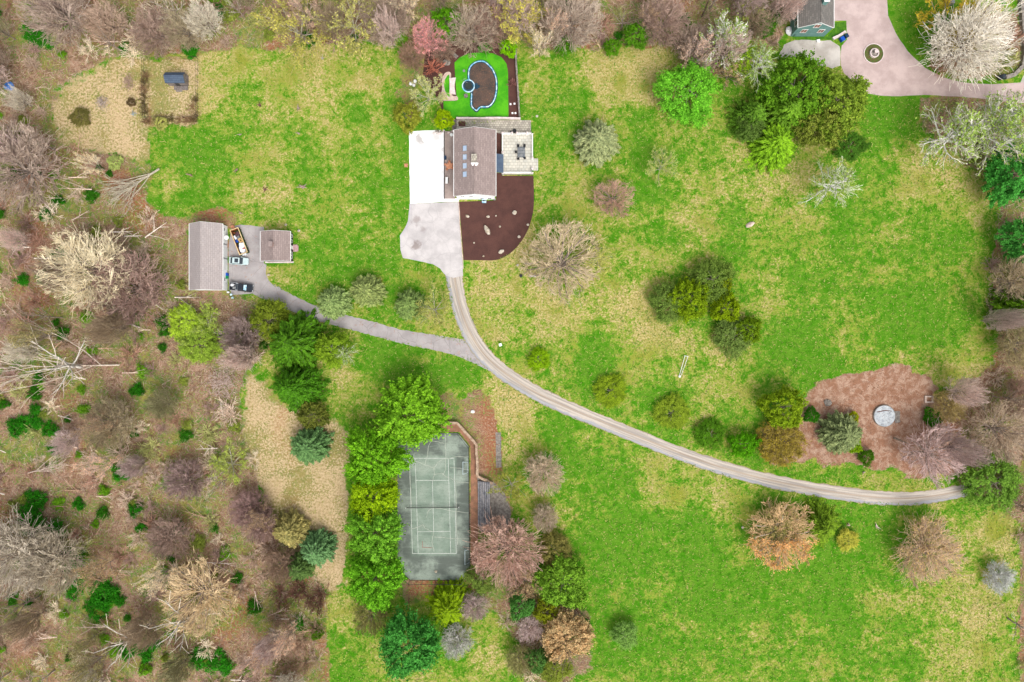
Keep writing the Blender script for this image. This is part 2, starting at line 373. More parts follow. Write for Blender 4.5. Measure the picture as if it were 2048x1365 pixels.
    isl = mix(t, ramp(t, nB, 0.35, 0.6), A(218, 188, 164), A(172, 130, 104))
    isl = mix(t, math_(t, 'MULTIPLY', ramp(t, nD, 0.42, 0.62), 0.7), isl, A(156, 104, 80))
    lt = mix(t, attr(t, 'island'), lt, isl)
    edge = math_(t, 'ADD', math_(t, 'MULTIPLY', math_(t, 'SUBTRACT', nC, 0.5), 1.3), math_(t, 'MULTIPLY', math_(t, 'SUBTRACT', nB, 0.5), 1.3))
    c = mix(t, ramp(t, math_(t, 'ADD', L, edge), 0.35, 0.65), grass, lt)
    c = mix(t, ramp(t, math_(t, 'ADD', st, edge), 0.35, 0.65), c, sw)
    # far land outside the property: darker woodland green-brown comes from the same litter mask
    t.links.new(c, b.inputs['Base Color']); b.inputs['Roughness'].default_value = 0.95; b.inputs['Specular IOR Level'].default_value = 0.05
    bump(t, b, math_(t, 'ADD', nC, math_(t, 'MULTIPLY', nD, 0.6)), 0.9, 0.35)
    me.materials.append(m)
    o = bpy.data.objects.new('ground', me); C.objects.link(o); struct(o)
def mesh_np(name, verts, quads):
    me = bpy.data.meshes.new(name); nv, nf = len(verts), len(quads); k = quads.shape[1]
    me.vertices.add(nv); me.vertices.foreach_set('co', np.asarray(verts, np.float32).ravel())
    me.loops.add(nf*k); me.loops.foreach_set('vertex_index', quads.astype(np.int32).ravel())
    me.polygons.add(nf); me.polygons.foreach_set('loop_start', np.arange(0, nf*k, k, dtype=np.int32))
    me.polygons.foreach_set('loop_total', np.full(nf, k, np.int32)); me.update(calc_edges=True); return me
build_ground()

# ------------------------------------------------------------------ paving and beds
def gravel_mat():
    m, t, b = new_mat('gravel_track'); p = geo_pos(t); a = attr(t, 'across'); al = attr(t, 'along')
    cv = node(t, 'ShaderNodeCombineXYZ'); t.links.new(math_(t, 'MULTIPLY', a, 9.0), cv.inputs[0]); t.links.new(math_(t, 'MULTIPLY', al, 0.07), cv.inputs[1])
    st = noise(t, cv.outputs[0], 1.0, 4, 0.6); nf = noise(t, p, 6, 4, 0.8); nb = noise(t, p, 0.4, 4)
    base = mix(t, ramp(t, st, 0.38, 0.62), A(212, 200, 186), A(168, 160, 152))
    mid = ramp(t, math_(t, 'ABSOLUTE', math_(t, 'SUBTRACT', a, 0.47)), 0.10, 0.0)
    base = mix(t, math_(t, 'MULTIPLY', mid, 0.6), base, A(165, 142, 118))
    grey = ramp(t, math_(t, 'ADD', a, math_(t, 'MULTIPLY', math_(t, 'SUBTRACT', nb, 0.5), 0.5)), 0.72, 0.85)
    base = mix(t, math_(t, 'MULTIPLY', grey, 0.7), base, A(165, 170, 180))
    eg = ramp(t, math_(t, 'ADD', math_(t, 'ABSOLUTE', math_(t, 'SUBTRACT', a, 0.5)), math_(t, 'MULTIPLY', math_(t, 'SUBTRACT', nf, 0.5), 0.25)), 0.42, 0.5)
    base = mix(t, eg, base, A(160, 145, 108))
    base = mix(t, math_(t, 'MULTIPLY', ramp(t, nf, 0.45, 0.7), 0.35), base, A(120, 110, 100))
    t.links.new(base, b.inputs['Base Color']); b.inputs['Roughness'].default_value = 0.95; bump(t, b, nf, 0.6, 0.06); return m
def asphalt_mat(name, c1, c2, leafy=0.5, crack=0.0, patch=None):
    m, t, b = new_mat(name); p = geo_pos(t); n1 = noise(t, p, 0.25, 5, .65); n2 = noise(t, p, 5, 4, .75); n3 = noise(t, p, 0.9, 5, .7)
    c = mix(t, ramp(t, n1, .35, .65), c1, c2)
    c = mix(t, math_(t, 'MULTIPLY', ramp(t, n2, .5, .75), .35), c, tuple(v*.55 for v in c2[:3])+(1,))
    if leafy: c = mix(t, math_(t, 'MULTIPLY', ramp(t, math_(t, 'ADD', n3, math_(t, 'MULTIPLY', math_(t, 'SUBTRACT', n2, .5), .5)), .60, .68), leafy), c, A(176, 120, 92))
    if crack:
        v = node(t, 'ShaderNodeTexVoronoi', feature='DISTANCE_TO_EDGE'); v.inputs['Scale'].default_value = 0.2
        wv = node(t, 'ShaderNodeVectorMath', operation='ADD'); nn = node(t, 'ShaderNodeTexNoise'); nn.inputs['Scale'].default_value = .5
        t.links.new(p, nn.inputs['Vector']); t.links.new(p, wv.inputs[0]); t.links.new(nn.outputs['Color'], wv.inputs[1]); t.links.new(wv.outputs[0], v.inputs['Vector'])
        c = mix(t, math_(t, 'MULTIPLY', ramp(t, v.outputs['Distance'], 0.014, 0.004), crack), c, tuple(x*.45 for x in c2[:3])+(1,))
    for (px, py, rr, k) in (patch or []):
        d = node(t, 'ShaderNodeVectorMath', operation='DISTANCE'); t.links.new(p, d.inputs[0]); d.inputs[1].default_value = W(px, py)
        dd = math_(t, 'ADD', d.outputs['Value'], math_(t, 'MULTIPLY', math_(t, 'SUBTRACT', n3, .5), rr*K*2.4))
        c = mix(t, math_(t, 'MULTIPLY', ramp(t, dd, rr*K, rr*K*.3), k), c, A(120, 100, 92))
    t.links.new(c, b.inputs['Base Color']); b.inputs['Roughness'].default_value = .9; bump(t, b, n2, .3, .03); return m
def ribbon(name, pts, width, z, m, seed, amp=.12):
    """a track along a pixel centreline, width in px (number or list)"""
    if isinstance(width, (int, float)): width = [width]*len(pts)
    c = smooth_poly([(x, y) for x, y in pts], False, 12)
    wds = smooth_poly([(a, a) for a in width], False, 12)
    rd = random.Random(seed); v = []; ac = []; al = []; s = 0; NA = 8
    P = [Vector(W(x, y)[:2]) for x, y in c]
    for i, p in enumerate(P):
        d = (P[min(i+1, len(P)-1)]-P[max(i-1, 0)]).normalized(); n = Vector((-d.y, d.x)); hw = wds[i][0]*K/2
        if i: s += (p-P[i-1]).length
        for k in range(NA+1):
            u = k/NA; off = (0.5-u)*2*hw + (rd.uniform(-amp, amp) if k in (0, NA) else 0)
            q = p + n*off; v.append((q.x, q.y, z)); ac.append(u); al.append(s)
    f = []
    for i in range(len(P)-1):
        for k in range(NA):
            a = i*(NA+1)+k; f.append((a, a+NA+1, a+NA+2, a+1))
    me = bpy.data.meshes.new(name); me.from_pydata(v, [], f); me.update()
    for nm, arr in (('across', ac), ('along', al)):
        at = me.attributes.new(nm, 'FLOAT', 'POINT'); at.data.foreach_set('value', arr)
    me.materials.append(m); o = bpy.data.objects.new(name, me); C.objects.link(o)
    return struct(o)
M['asphalt'] = asphalt_mat('old_asphalt', A(184, 177, 175), A(164, 157, 156), .55, .35)
M['pink_drive'] = asphalt_mat('pink_gravel', A(212, 190, 185), A(190, 168, 163), 0, 0)
M['concrete'] = asphalt_mat('worn_concrete', A(214, 208, 206), A(190, 184, 183), 0, .22, [(832,441,12,.45),(832,492,13,.6),(846,460,8,.3)])
M['white_conc'] = asphalt_mat('white_concrete', (0.85,0.85,0.845,1), (0.8,0.8,0.8,1), 0, 0, [(840,280,13,.55),(872,270,16,.35),(884,300,7,.35),(884,345,4,.3),(822,330,4,.3),(826,395,6,.2)])
M['pale_gravel'] = asphalt_mat('pale_gravel', A(215, 208, 200), A(182, 174, 165), .1, 0)
M['mulch'] = mat('dark_mulch', A(98, 64, 56), A(84, 54, 48), scale=.3, fine=5, fa=.5, bm=.8)
M['turf'] = mat('bright_turf', A(92, 186, 22), A(62, 160, 12), scale=.35, fine=4, fa=.35, bm=.5)
M['lawn_strip'] = mat('green_bed', A(90, 140, 25), A(55, 110, 15), scale=1, fine=5, fa=.6)
# asphalt lane
ribbon('lane', [(540,584),(575,603),(620,622),(680,641),(740,656),(800,673),(860,684),(910,694),(950,706),(985,728)], [34,32,28,27,27,27,30,34,40,30], .010, M['asphalt'], 5)
struct(MB().sheet(jitter(pl([(462,453),(480,450),(500,451),(528,455),(528,527),(533,530),(531,548),(537,562),(552,577),(548,606),(520,596),(505,588),(462,590),(457,560),(457,500)]), .07, 1.0, 2), .014).build('yard', M['asphalt']))
ribbon('gravel_driveway', [(907,535),(909,560),(916,600),(928,640),(944,675),(968,710),(1005,744),(1060,780),(1130,814),(1200,843),(1300,884),(1400,922),(1500,952),(1600,974),(1700,990),(1790,998),(1860,994),(1925,982),(1950,974)],
       [36,34,32,32,32,32,31,30,29,28,28,28,28,28,28,28,27,26,22], .020, gravel_mat(), 6, .16)
struct(MB().sheet(jitter(pl([(819,408),(918,404),(926,552),(907,556),(892,552),(880,538),(866,529),(832,521),(806,517),(801,500),(800,472),(808,460),(816,442)]), .05, 1.0, 3), .028).build('concrete_driveway', M['concrete']))
struct(MB().sheet(jitter(pl([(818,263),(889,260),(889,404),(820,408)]), .04, 1.2, 4), .036).build('white_forecourt', M['white_conc']))
struct(MB().sheet(pl([(889,398),(918,397),(918,403.5),(889,404)]), .036).build('white_path', M['white_conc']))
struct(MB().sheet(jitter(pl([(1668,-60),(1668,57),(1668,42),(1693,42),(1694,80),(1683,92),(1681,112),(1682,132),(1688,147),(1710,168),(1733,187),(1760,192),(1800,193),(1850,190),(1950,196),(2110,215),(2110,165),(2048,165),(1985,169),(1930,166),(1885,155),(1850,136),(1815,103),(1792,68),(1776,32),(1770,-60)]), .05, 1.5, 8), .012).build('pink_driveway', M['pink_drive']))
struct(MB().sheet(jitter(pl([(1555,118),(1568,90),(1590,80),(1662,82),(1680,93),(1680,112),(1681,131),(1665,137),(1640,131),(1600,126)]), .12, .8, 9), .016).build('gravel_patch', M['pale_gravel']))
struct(MB().sheet(jitter(pl([(2052,-80),(2110,-80),(2110,160),(2040,168),(2052,140)]), .05, 1.0, 9), .008).build('side_road', M['pale_gravel']))
struct(MB().sheet(jitter(pl([(1590,73),(1655,73),(1665,60),(1667,45),(1692,44),(1692,62),(1680,72),(1662,80),(1590,80)]), .06, .8, 1), .024).build('planting_bed', M['lawn_strip']))
struct(MB().sheet(pl(smooth_poly([(927,521),(960,521),(988,521),(1012,513),(1036,492),(1055,462),(1065,430),(1068,400),(1067,352)], False, 6) + [(1004,352),(1004,347),(992,346),(992,401),(918,404)]), .032).build('mulch_bed', M['mulch']))
struct(MB().sheet(pl([(850,100),(905,84),(1031,88),(1040,238),(912,238),(887,225),(870,190),(846,150)]), .020).build('pool_mulch', M['mulch']))
struct(MB().sheet(pl([(909,126),(920,115),(938,107),(962,105.5),(985,107),(1003,115),(1013,128),(1016,145),(1017,234),(905,237),(887,226),(887,203),(914,202),(911,165)]), .040).build('turf', M['turf']))
struct(MB().sheet(pl(smooth_poly([(884,180),(884,160),(889,148),(897,144),(902,148),(902,160),(904,190),(914,193),(914,201),(887,202),(878,200)], True, 4)), .046).build('paved_path', M['cream']))
struct(MB().sheet(pl(smooth_poly([(898,150),(890,160),(888,172),(892,186),(899,194),(899,175)], True, 5)), .052).build('crescent_turf', M['turf']))
struct(MB().sheet(pl([(892,98),(897,95),(917,113),(912,118)]), .046).build('flagstone_path', M['stone']))
struct(MB().sheet(pl([(912,240),(1062,241),(1062,270),(1003,270),(992,268),(912,266)]), .044).build('upper_terrace', M['flag_mottled']))
struct(MB().sheet(pl([(917,243),(931,243),(931,253),(917,253)]), .052).build('small_bed', M['mulch']))
struct(MB().sheet(pl([(992,266),(1003,268),(1003,309),(992,309)]), .052).build('side_bed', M['mulch']))
struct(MB().sheet(jitter(pl([(955,955),(958,1063),(1018,1068),(1022,1020),(1008,985),(985,962)]), .1, 1, 4), .02).build('terrace_by_steps', M['stone']))
M['leafy_path'] = mat('leaf_strewn_path', A(178, 128, 100), A(140, 105, 82), scale=.8, fine=6, fa=.6)
struct(MB().sheet(pl([(918,848),(953,890),(956,1000),(956,1165),(942,1160),(941,892),(919,864.5),(880,864.5),(880,848)]), .024).build('court_path', M['leafy_path']))
struct(MB().sheet(jitter(pl([(991,865),(1002,865),(1003,935),(992,936)]), .05, .8, 4), .02).build('stone_walk', M['stone']))

# ------------------------------------------------------------------ buildings (gable with the ridge along y)
def gable(name, label, x0, x1, y0, y1, eave, ridge, wall_m, roof_m, oh=.35, cat='house', trim=M['white']):
    xm = (x0+x1)/2; root = thing(name, label, cat, (0, 0, 0))
    k = (ridge-eave)/((x1-x0)/2)
    wz = lambda x: ridge - abs(x-xm)*k - .12
    ix0, ix1, iy0, iy1 = x0+oh, x1-oh, y0+oh, y1-oh
    v = []
    for y in (iy0, iy1): v += [(ix0, y, 0), (ix1, y, 0), (ix1, y, wz(ix1)), (xm, y, wz(xm)), (ix0, y, wz(ix0))]
    MB().add(v, [(0,1,2,3,4), (9,8,7,6,5), (1,6,7,2), (5,0,4,9), (2,7,8,3), (3,8,9,4), (0,5,6,1)]).build('wall', wall_m, root)
    v = []; th = .16
    for y in (y0, y1): v += [(x0, y, eave), (xm, y, ridge), (x1, y, eave), (x1, y, eave-th), (xm, y, ridge-th), (x0, y, eave-th)]
    roof = MB().add(v, [(0,1,7,6), (1,2,8,7), (2,3,9,8), (3,4,10,9), (4,5,11,10), (5,0,6,11), (0,5,4,1), (1,4,3,2), (6,7,10,11), (7,8,9,10)]).build('roof', roof_m, root)
    # ridge caps, bargeboards, gutters
    rc = MB(); y = y0+.05
    while y < y1-.3:
        rc.add([(xm-.2, y, ridge-.2*k+.03), (xm, y, ridge+.05), (xm+.2, y, ridge-.2*k+.03), (xm-.2, y+.28, ridge-.2*k+.02), (xm, y+.28, ridge+.03), (xm+.2, y+.28, ridge-.2*k+.02)], [(0,1,4,3), (1,2,5,4), (0,2,1), (0,3,5,2)]); y += .33
    rc.build('ridge_cap', roof_m, roof)
    for ys, ye in ((y0-.05, y0-.005), (y1+.005, y1+.05)):
        for xa, xb, za, zb in ((x0, xm, eave, ridge), (xm, x1, ridge, eave)):
            MB().add([(xa, ys, za-.22), (xb, ys, zb-.22), (xb, ys, zb+.03), (xa, ys, za+.03), (xa, ye, za-.22), (xb, ye, zb-.22), (xb, ye, zb+.03), (xa, ye, za+.03)],
                     [(0,1,2,3), (7,6,5,4), (0,4,5,1), (3,2,6,7), (0,3,7,4), (1,5,6,2)]).build('bargeboard', trim, roof)
    for xa, xb in ((x0-.13, x0-.01), (x1+.01, x1+.13)):
        MB().box(xa, y0, eave-.16, xb, y1, eave-.02).build('gutter', trim, root)
    return root, roof, (ix0, ix1, iy0, iy1), xm, k
def win(root, face, pos, c, z, wd, ht, frame=M['white'], gl=M['dark_glass'], name='window'):
    """window on a wall; face in 'S','E','W'; pos = wall plane"""
    f = MB(); g = MB(); b = .09
    def bx(m, a0, a1, z0, z1, d0, d1):
        if face == 'S': m.box(a0, pos-d1, z0, a1, pos-d0, z1)
        elif face == 'E': m.box(pos+d0, a0, z0, pos+d1, a1, z1)
        else: m.box(pos-d1, a0, z0, pos-d0, a1, z1)
    a0, a1, z0, z1 = c-wd/2, c+wd/2, z-ht/2, z+ht/2
    bx(f, a0, a1, z0, z0+b, .004, .08); bx(f, a0, a1, z1-b, z1, .004, .08); bx(f, a0, a0+b, z0+b, z1-b, .004, .08); bx(f, a1-b, a1, z0+b, z1-b, .004, .08)
    bx(f, c-.03, c+.03, z0+b, z1-b, .004, .07)
    o = f.build(name, frame, root)
    bx(g, a0+b, a1-b, z0+b, z1-b, .002, .035); g.build('pane', gl, o)
    return o
def ebox(root, name, m, *a): return MB().box(*a).build(name, m, root)

# main house
hx0, hx1, hy0, hy1 = WX(908, 5.6), WX(991.5, 5.6), WY(392.5, 5.6), WY(260, 5.6)
root, roof, (ix0, ix1, iy0, iy1), xm, k = gable('house', 'white house with brown shingle roof and four skylights beside the pool garden', hx0, hx1, hy0, hy1, 5.6, 7.9, M['siding'], M['shingle_brown'], .35)
rz = lambda x: 7.9 - abs(x-xm)*k
for py in (297, 314.5, 332, 349):
    cx, cy = WX(929.5, 6.9), WY(py, 6.9); c = rz(cx)
    def tilt(m, x0_, x1_, y0_, y1_, d0, d1):
        v = [(x, y, rz(x)+d) for d in (d0, d1) for x, y in ((x0_, y0_), (x1_, y0_), (x1_, y1_), (x0_, y1_))]
        m.add(v, [(3,2,1,0), (4,5,6,7), (0,1,5,4), (1,2,6,5), (2,3,7,6), (3,0,4,7)])
    m = MB(); tilt(m, cx-.5, cx+.5, cy-.65, cy+.65, .01, .12); s_ = m.build('skylight', M['galv'], roof)
    m = MB(); tilt(m, cx-.42, cx+.42, cy-.57, cy+.57, .121, .15)
    m.build('pane', M['glass'], roof)
cx, cy = xm, WY(318, 8)
ch = MB().box(cx-.5, cy-.75, 7.5, cx+.55, cy+.75, 8.9).build('chimney', M['stone'], roof)
MB().box(cx-.62, cy-.87, 8.903, cx+.67, cy+.87, 9.0).box(cx-.2, cy-.3, 9.003, cx+.25, cy+.3, 9.25).build('chimney_cap', M['flag_mottled'], ch)
MB().add([(cx-.8, cy-1.0, rz(cx-.8)+.05), (cx+.9, cy-1.0, rz(cx+.9)+.05), (cx+.55, cy-1.55, rz(cx+.5)+.1), (cx-.45, cy-1.55, rz(cx-.45)+.1), (cx-.8, cy-.85, rz(cx-.8)+.5), (cx+.9, cy-.85, rz(cx+.9)+.5)], [(0,1,5,4),(3,2,1,0),(0,4,3),(1,2,5),(3,4,5,2)]).build('flashing', M['white'], roof)
win(root, 'S', iy0, xm-.0, 6.6, 1.3, .8)
for dx in (-3.0, -1.0): win(root, 'S', iy0, xm+dx, 3.8, .9, 1.1)
for dx in (1.5, 3.3): win(root, 'S', iy0, xm+dx, 1.6, .9, 1.3)
for py in (285, 300, 360, 380):
    win(root, 'E', ix1, WY(py), 4.0, 1.1, 1.3); win(root, 'W', ix0, WY(py), 3.9, 1.1, 1.3)
for py in (290, 372): win(root, 'W', ix0, WY(py), 1.5, 1.6, 1.5)
o = MB().box(ix0-.12, WY(325), .05, ix0-.01, WY(333), 2.1).build('door', M['dark_wall'], root); MB().box(ix0-.2, WY(326.5), 1.0, ix0-.125, WY(327.5), 1.1).build('handle', M['chrome'], o)
# slate awning over the side entrance
ax0, ax1, ay0, ay1 = ix1+.03, WX(1007, 2.9), WY(346, 2.9), WY(309, 2.9)
aw = MB().add([(ax0, ay0, 3.6), (ax1, ay0, 2.9), (ax1, ay1, 2.9), (ax0, ay1, 3.6), (ax0, ay0, 3.45), (ax1, ay0, 2.75), (ax1, ay1, 2.75), (ax0, ay1, 3.45)], [(0,1,2,3), (7,6,5,4), (0,4,5,1), (1,5,6,2), (2,6,7,3), (3,7,4,0)]).build('awning', M['awning'], root)
mm = MB()
for i in range(13):
    y = ay0 + .15 + i*(ay1-ay0-.3)/12; mm.add([(ax0, y-.03, 3.605), (ax1, y-.03, 2.905), (ax1, y+.03, 2.905), (ax0, y+.03, 3.605), (ax0, y, 3.66), (ax1, y, 2.96)], [(0,1,5,4), (2,3,4,5), (0,4,3), (1,2,5)])
mm.build('standing_seam', M['awning'], aw)
for y in (ay0+.1, ay1-.1): MB().box(ax1-.2, y-.06, .05, ax1-.08, y+.06, 2.76).build('post', M['white'], root)

# garage
gx0, gx1, gy0, gy1 = WX(379, 3), WX(445.5, 3), WY(580.5, 3), WY(448, 3)
groot, groof, (jx0, jx1, jy0, jy1), gm, gk = gable('garage', 'long white garage with pale grey shingle roof beside the asphalt yard', gx0, gx1, gy0, gy1, 3.1, 6.0, M['siding'], M['shingle_grey'], .12, 'garage')
for py in (475.5, 507, 531):
    y = WY(py); d = MB().box(jx1+.003, y-1.3, .02, jx1+.06, y+1.3, 2.35).build('garage_door', M['white'], groot)
    mm = MB()
    for q in range(1, 4): mm.box(jx1+.062, y-1.28, q*.58, jx1+.075, y+1.28, q*.58+.04)
    mm.build('panel_joint', M['galv'], d)
for py in (491, 519): MB().box(jx1+.004, WY(py)-.15, .5, jx1+.12, WY(py)+.15, 2.7).build('wall_lamp', M['galv'], groot)
win(groot, 'E', jx1, WY(463), 1.9, 1.0, .9)
win(groot, 'E', jx1, WY(560), 1.7, .9, .9)
d = MB().box(jx1+.004, WY(574), .05, jx1+.07, WY(567), 2.1).build('door', M['white'], groot); MB().box(jx1+.073, WY(568.2), 1.0, jx1+.15, WY(567.6), 1.1).build('handle', M['chrome'], d)

# dark cottage
cx0, cx1, cy0, cy1 = WX(521, 2.7), WX(580.5, 2.7), WY(522.5, 2.7), WY(463, 2.7)
croot, croof, (kx0, kx1, ky0, ky1), cm, ck = gable('cottage', 'small black walled cottage with brown shingle roof beside the asphalt yard', cx0, cx1, cy0, cy1, 2.7, 4.4, M['dark_wall'], M['shingle_brown'], .18, 'cottage')
for py in (474, 484, 509, 516): win(croot, 'E', kx1, WY(py), 1.4, .8, 1.2)
d = MB().box(kx1+.004, WY(500), .1, kx1+.07, WY(493), 2.15).build('door', M['white'], croot); MB().box(kx1+.073, WY(494.5), 1.1, kx1+.14, WY(494), 1.2).build('handle', M['chrome'], d)
MB().box(cx0+.2, ky0-.35, 0, cx1, ky0-.01, .25).build('sill', M['white_stone'], croot)
c = MB().box(WX(538.5, 4.6), WY(493.5, 4.6), 3.6, WX(546, 4.6), WY(484.5, 4.6), 5.1).build('chimney', M['brick'], croof)
MB().box(WX(538.5, 4.6)-.08, WY(493.5, 4.6)-.08, 5.103, WX(546, 4.6)+.08, WY(484.5, 4.6)+.08, 5.2).build('chimney_cap', M['shingle_brown'], c)
tag(MB().box(WX(586.5), WY(504), 0, WX(595), WY(490), .22).box(WX(595)+.003, WY(502), 0, WX(597), WY(492), .11).build('doorstep', M['landing']), 'pink brick doorstep outside the black cottage door', 'doorstep')

# shed in the pen: ridge along x
def shed():
    x0, x1, y0, y1 = WX(330, 2.2), WX(369.5, 2.2), WY(166.5, 2.2), WY(145, 2.2); ym = (y0+y1)/2 + .25; e, r = 2.2, 3.1
    root = thing('shed', 'small shed with slate blue roof inside the fenced pen', 'shed')
    w_ = MB().add([(x, y, z) for x in (x0+.1, x1-.1) for y, z in ((y0+.1, 0), (y1-.1, 0), (y1-.1, e-.1), (ym, r-.1), (y0+.1, e-.1))], [(0,4,3,2,1), (5,6,7,8,9), (0,5,9,4), (1,2,7,6), (2,3,8,7), (3,4,9,8)]).build('wall', M['wood'], root)
    v = [(x, y, z+d) for x in (x0, x1) for d in (0, -.1) for y, z in ((y0, e), (ym, r), (y1, e))]
    MB().add(v, [(0,6,7,1), (1,7,8,2), (3,4,10,9), (4,5,11,10), (0,3,9,6), (2,8,11,5), (0,1,4,3), (1,2,5,4), (6,9,10,7), (7,10,11,8)]).build('roof', M['shingle_blue'], root)
    MB().box(x0+1.2, y0-.9, 0, x1-.2, y0-.05, .35).box(x0+1.6, y0-1.3, 0, x1-1.6, y0-.91, .17).build('porch', M['wood'], root)
    d = MB().box(x0+2.0, y0+.03, .36, x0+2.9, y0+.09, 1.9).build('door', M['dark_wall'], root)
shed()

# neighbour's teal house, south end in view
nx0, nx1, ny0, ny1 = WX(1600, 4.7)-.5, WX(1667, 4.7), WY(54, 4.7)-.3, WY(-75)
nroot, nroof, (mx0, mx1, my0, my1), nm_, nk = gable('teal_house', 'teal sided house with white windows beside the pink driveway', nx0, nx1, ny0, ny1, 4.9, 7.5, M['teal_wall'], M['shingle_dark'], .1)
for dx, z in ((-2.0, 3.0), (2.0, 3.0), (0, 5.6)): win(nroot, 'S', my0, nm_+dx, z, 1.4, 1.7, gl=M['brick'])
for i in range(6): win(nroot, 'W', mx0, my0+1.5+i*2.3, 3.6, 1.1, 1.6)
MB().box(nm_+.3, my0+4.2, 6.4, nm_+1.4, my0+5.6, 8.6).build('chimney', M['teal_wall'], nroof)
MB().box(nm_+.2, my0+4.1, 8.603, nm_+1.5, my0+5.7, 8.75).build('chimney_cap', M['white'], nroof)
dk = thing('railing', 'dark railing along the west side of the teal house', 'railing')
for z in (.5, 1.1): MB().box(WX(1586)-.04, ny0, z, WX(1586)+.04, WY(-40), z+.07).build('rail', M['dark_metal'], dk)
for i in range(12): MB().box(WX(1586)-.04, ny0+i*1.5, 0, WX(1586)+.04, ny0+i*1.5+.08, 1.17 if i % 2 else 1.16).build('post', M['dark_metal'], dk)

# ------------------------------------------------------------------ pool garden
def pool():
    ol = [(963,121.5),(953,123),(945,127.5),(939,134),(936,143),(935.6,158),(939,164),(941,176),(941.5,187),(941,200),(941.5,213),(947,220),(954,224),(961,217),(970,216.5),(979,215),(987,207),(992,196),(994.5,182),(995,169),(994,158),(991,148),(986,138),(979,130),(971,123.5)]
    root = thing('swimming_pool', 'kidney shaped pool under a leaf covered brown winter cover', 'pool')
    pts = pl(smooth_poly(ol, True, 4)); n = len(pts); cx = sum(p[0] for p in pts)/n; cy = sum(p[1] for p in pts)/n
    def ins(d):
        out = []
        for i in range(n):
            a, b = Vector(pts[i-1]), Vector(pts[(i+1) % n]); t = (b-a).normalized(); nn = Vector((t.y, -t.x))
            if (Vector((cx, cy))-Vector(pts[i])).dot(nn) < 0 and False: nn = -nn
            s = 1 if area(pts) < 0 else -1
            out.append((pts[i][0]+nn.x*d*s, pts[i][1]+nn.y*d*s))
        return out
    MB().prism(ins(-.12), .04, .10).build('coping', M['liner'], root)
    m, t, b = new_mat('leafy_pool_cover'); p = geo_pos(t)
    n1 = noise(t, p, .35, 4); n2 = noise(t, p, 5.5, 3, .7); n3 = noise(t, p, 9, 2, .6)
    c = mix(t, ramp(t, n1, .35, .65), A(98, 78, 68), A(72, 64, 60))
    c = mix(t, ramp(t, n2, .60, .68), c, A(165, 112, 72)); c = mix(t, ramp(t, n3, .64, .7), c, A(190, 160, 130))
    t.links.new(c, b.inputs['Base Color']); b.inputs['Roughness'].default_value = .6; bump(t, b, n2, .5, .05)
    MB().sheet(ins(.55), .118).build('cover', m, root)
    MB().sheet(ins(.12), .108).build('liner_edge', M['liner'], root)
    # vinyl water tubes that hold the cover
    idx = list(range(0, n, 4)); po = ins(.22)
    k = 0
    for a in range(len(idx)):
        i0 = idx[a]; seg = [po[(i0+q) % n] for q in range(5)]
        mx = sum(s[0] for s in seg)/5; my = sum(s[1] for s in seg)/5
        if WX(930) < mx < WX(945) and WY(184) < my < WY(163): continue
        v = [Vector((x, y, .22)) for x, y in seg]
        v[0] = v[0].lerp(v[1], .06); v[-1] = v[-1].lerp(v[-2], .06)
        o = MB().tube(v, [.13, .16, .16, .16, .13], 8).build('water_tube', M['tube'], None, True)
        tag(o, 'pale blue water tube holding down the edge of the pool cover', 'water tube', 'water tubes round the pool cover')
    sp = thing('spa', 'round blue edged hot tub at the west side of the pool', 'hot tub')
    c0 = W(937, 173)
    MB().ring(c0[0], c0[1], 1.28, 1.55, .05, .22).build('rim', M['tube'], sp)
    MB().ring(c0[0], c0[1], .92, 1.277, .05, .32).build('wall', M['liner'], sp)
    MB().cyl(c0[0], c0[1], .05, .2, .917, 32).build('water', M['water'], sp)
    MB().box(c0[0]+1.5, c0[1]-.75, .12, c0[0]+2.2, c0[1]+.6, .28).box(c0[0]+2.203, c0[1]-.45, .12, c0[0]+2.7, c0[1]+.3, .21).build('steps', M['liner'], sp)
    # fountain jet pole and small pool objects
    tag(MB().tube([W(928, 153, .05), W(931, 157, .9), W(926, 160, 1.0)], .04).tube([W(923, 160, .1), W(929, 163, .6), W(935, 166, .35)], .04).build('handrail', M['chrome']), 'bent steel handrail on the turf beside the hot tub', 'handrail')
    tag(MB().ring(*W(928, 142.5)[:2], .12, .3, .04, .16, 20).cyl(*W(928, 142.5)[:2], .04, .1, .118, 12).build('drain_cover', M['galv']), 'small round grey lid on the turf beside the pool', 'lid')
    tag(MB().obox(*W(932, 193)[:2], .05, .45, .9, .8, .2).obox(*W(932, 193)[:2], .453, .55, .5, .9, .5).build('pump_box', M['wood']), 'grey box on the turf south of the hot tub', 'box')
pool()
# curved bench of white stone
def bench():
    inner, outer = [], []
    for i in range(13):
        t = i/12; y = 158 + t*31; b = math.sin(PI*t)*3
        inner.append((899 - 0 + b*0.2 , y)); outer.append((912 - b*0.9, y + (t-.5)*2))
    tag(MB().prism(pl(inner + outer[::-1]), .05, .5).prism(pl([(901,162),(903,162),(903,185),(901,185)]), .503, .56).build('stone_bench', M['white_stone']), 'curved white stone bench beside the crescent of turf', 'bench')
bench()
def rock(px, py, rx, ry, rz_, label, seed, m='rock', a=0, cat='rock', z=.03, name='boulder'):
    return tag(MB().blob((*W(px, py)[:2], z+rz_*.5), rx, ry, rz_, seed, .2, 9, 6, a).build(name, M[m]), label, cat)
rock(893.5, 126.5, .95, .8, .6, 'large grey boulder on the dark mulch west of the pool', 1, 'stone')
for i, (px, py, l) in enumerate(((1021, 209, 'left of the northern pair'), (1029, 208, 'right of the northern pair'), (1025, 227, 'left of the southern pair'), (1031, 227, 'right of the southern pair'))):
    tag(MB().obox(*W(px, py)[:2], .02, .14, .42, .42, .1*i).build('white_slab', M['white']), 'small white slab on the mulch strip east of the pool, ' + l, 'slab')
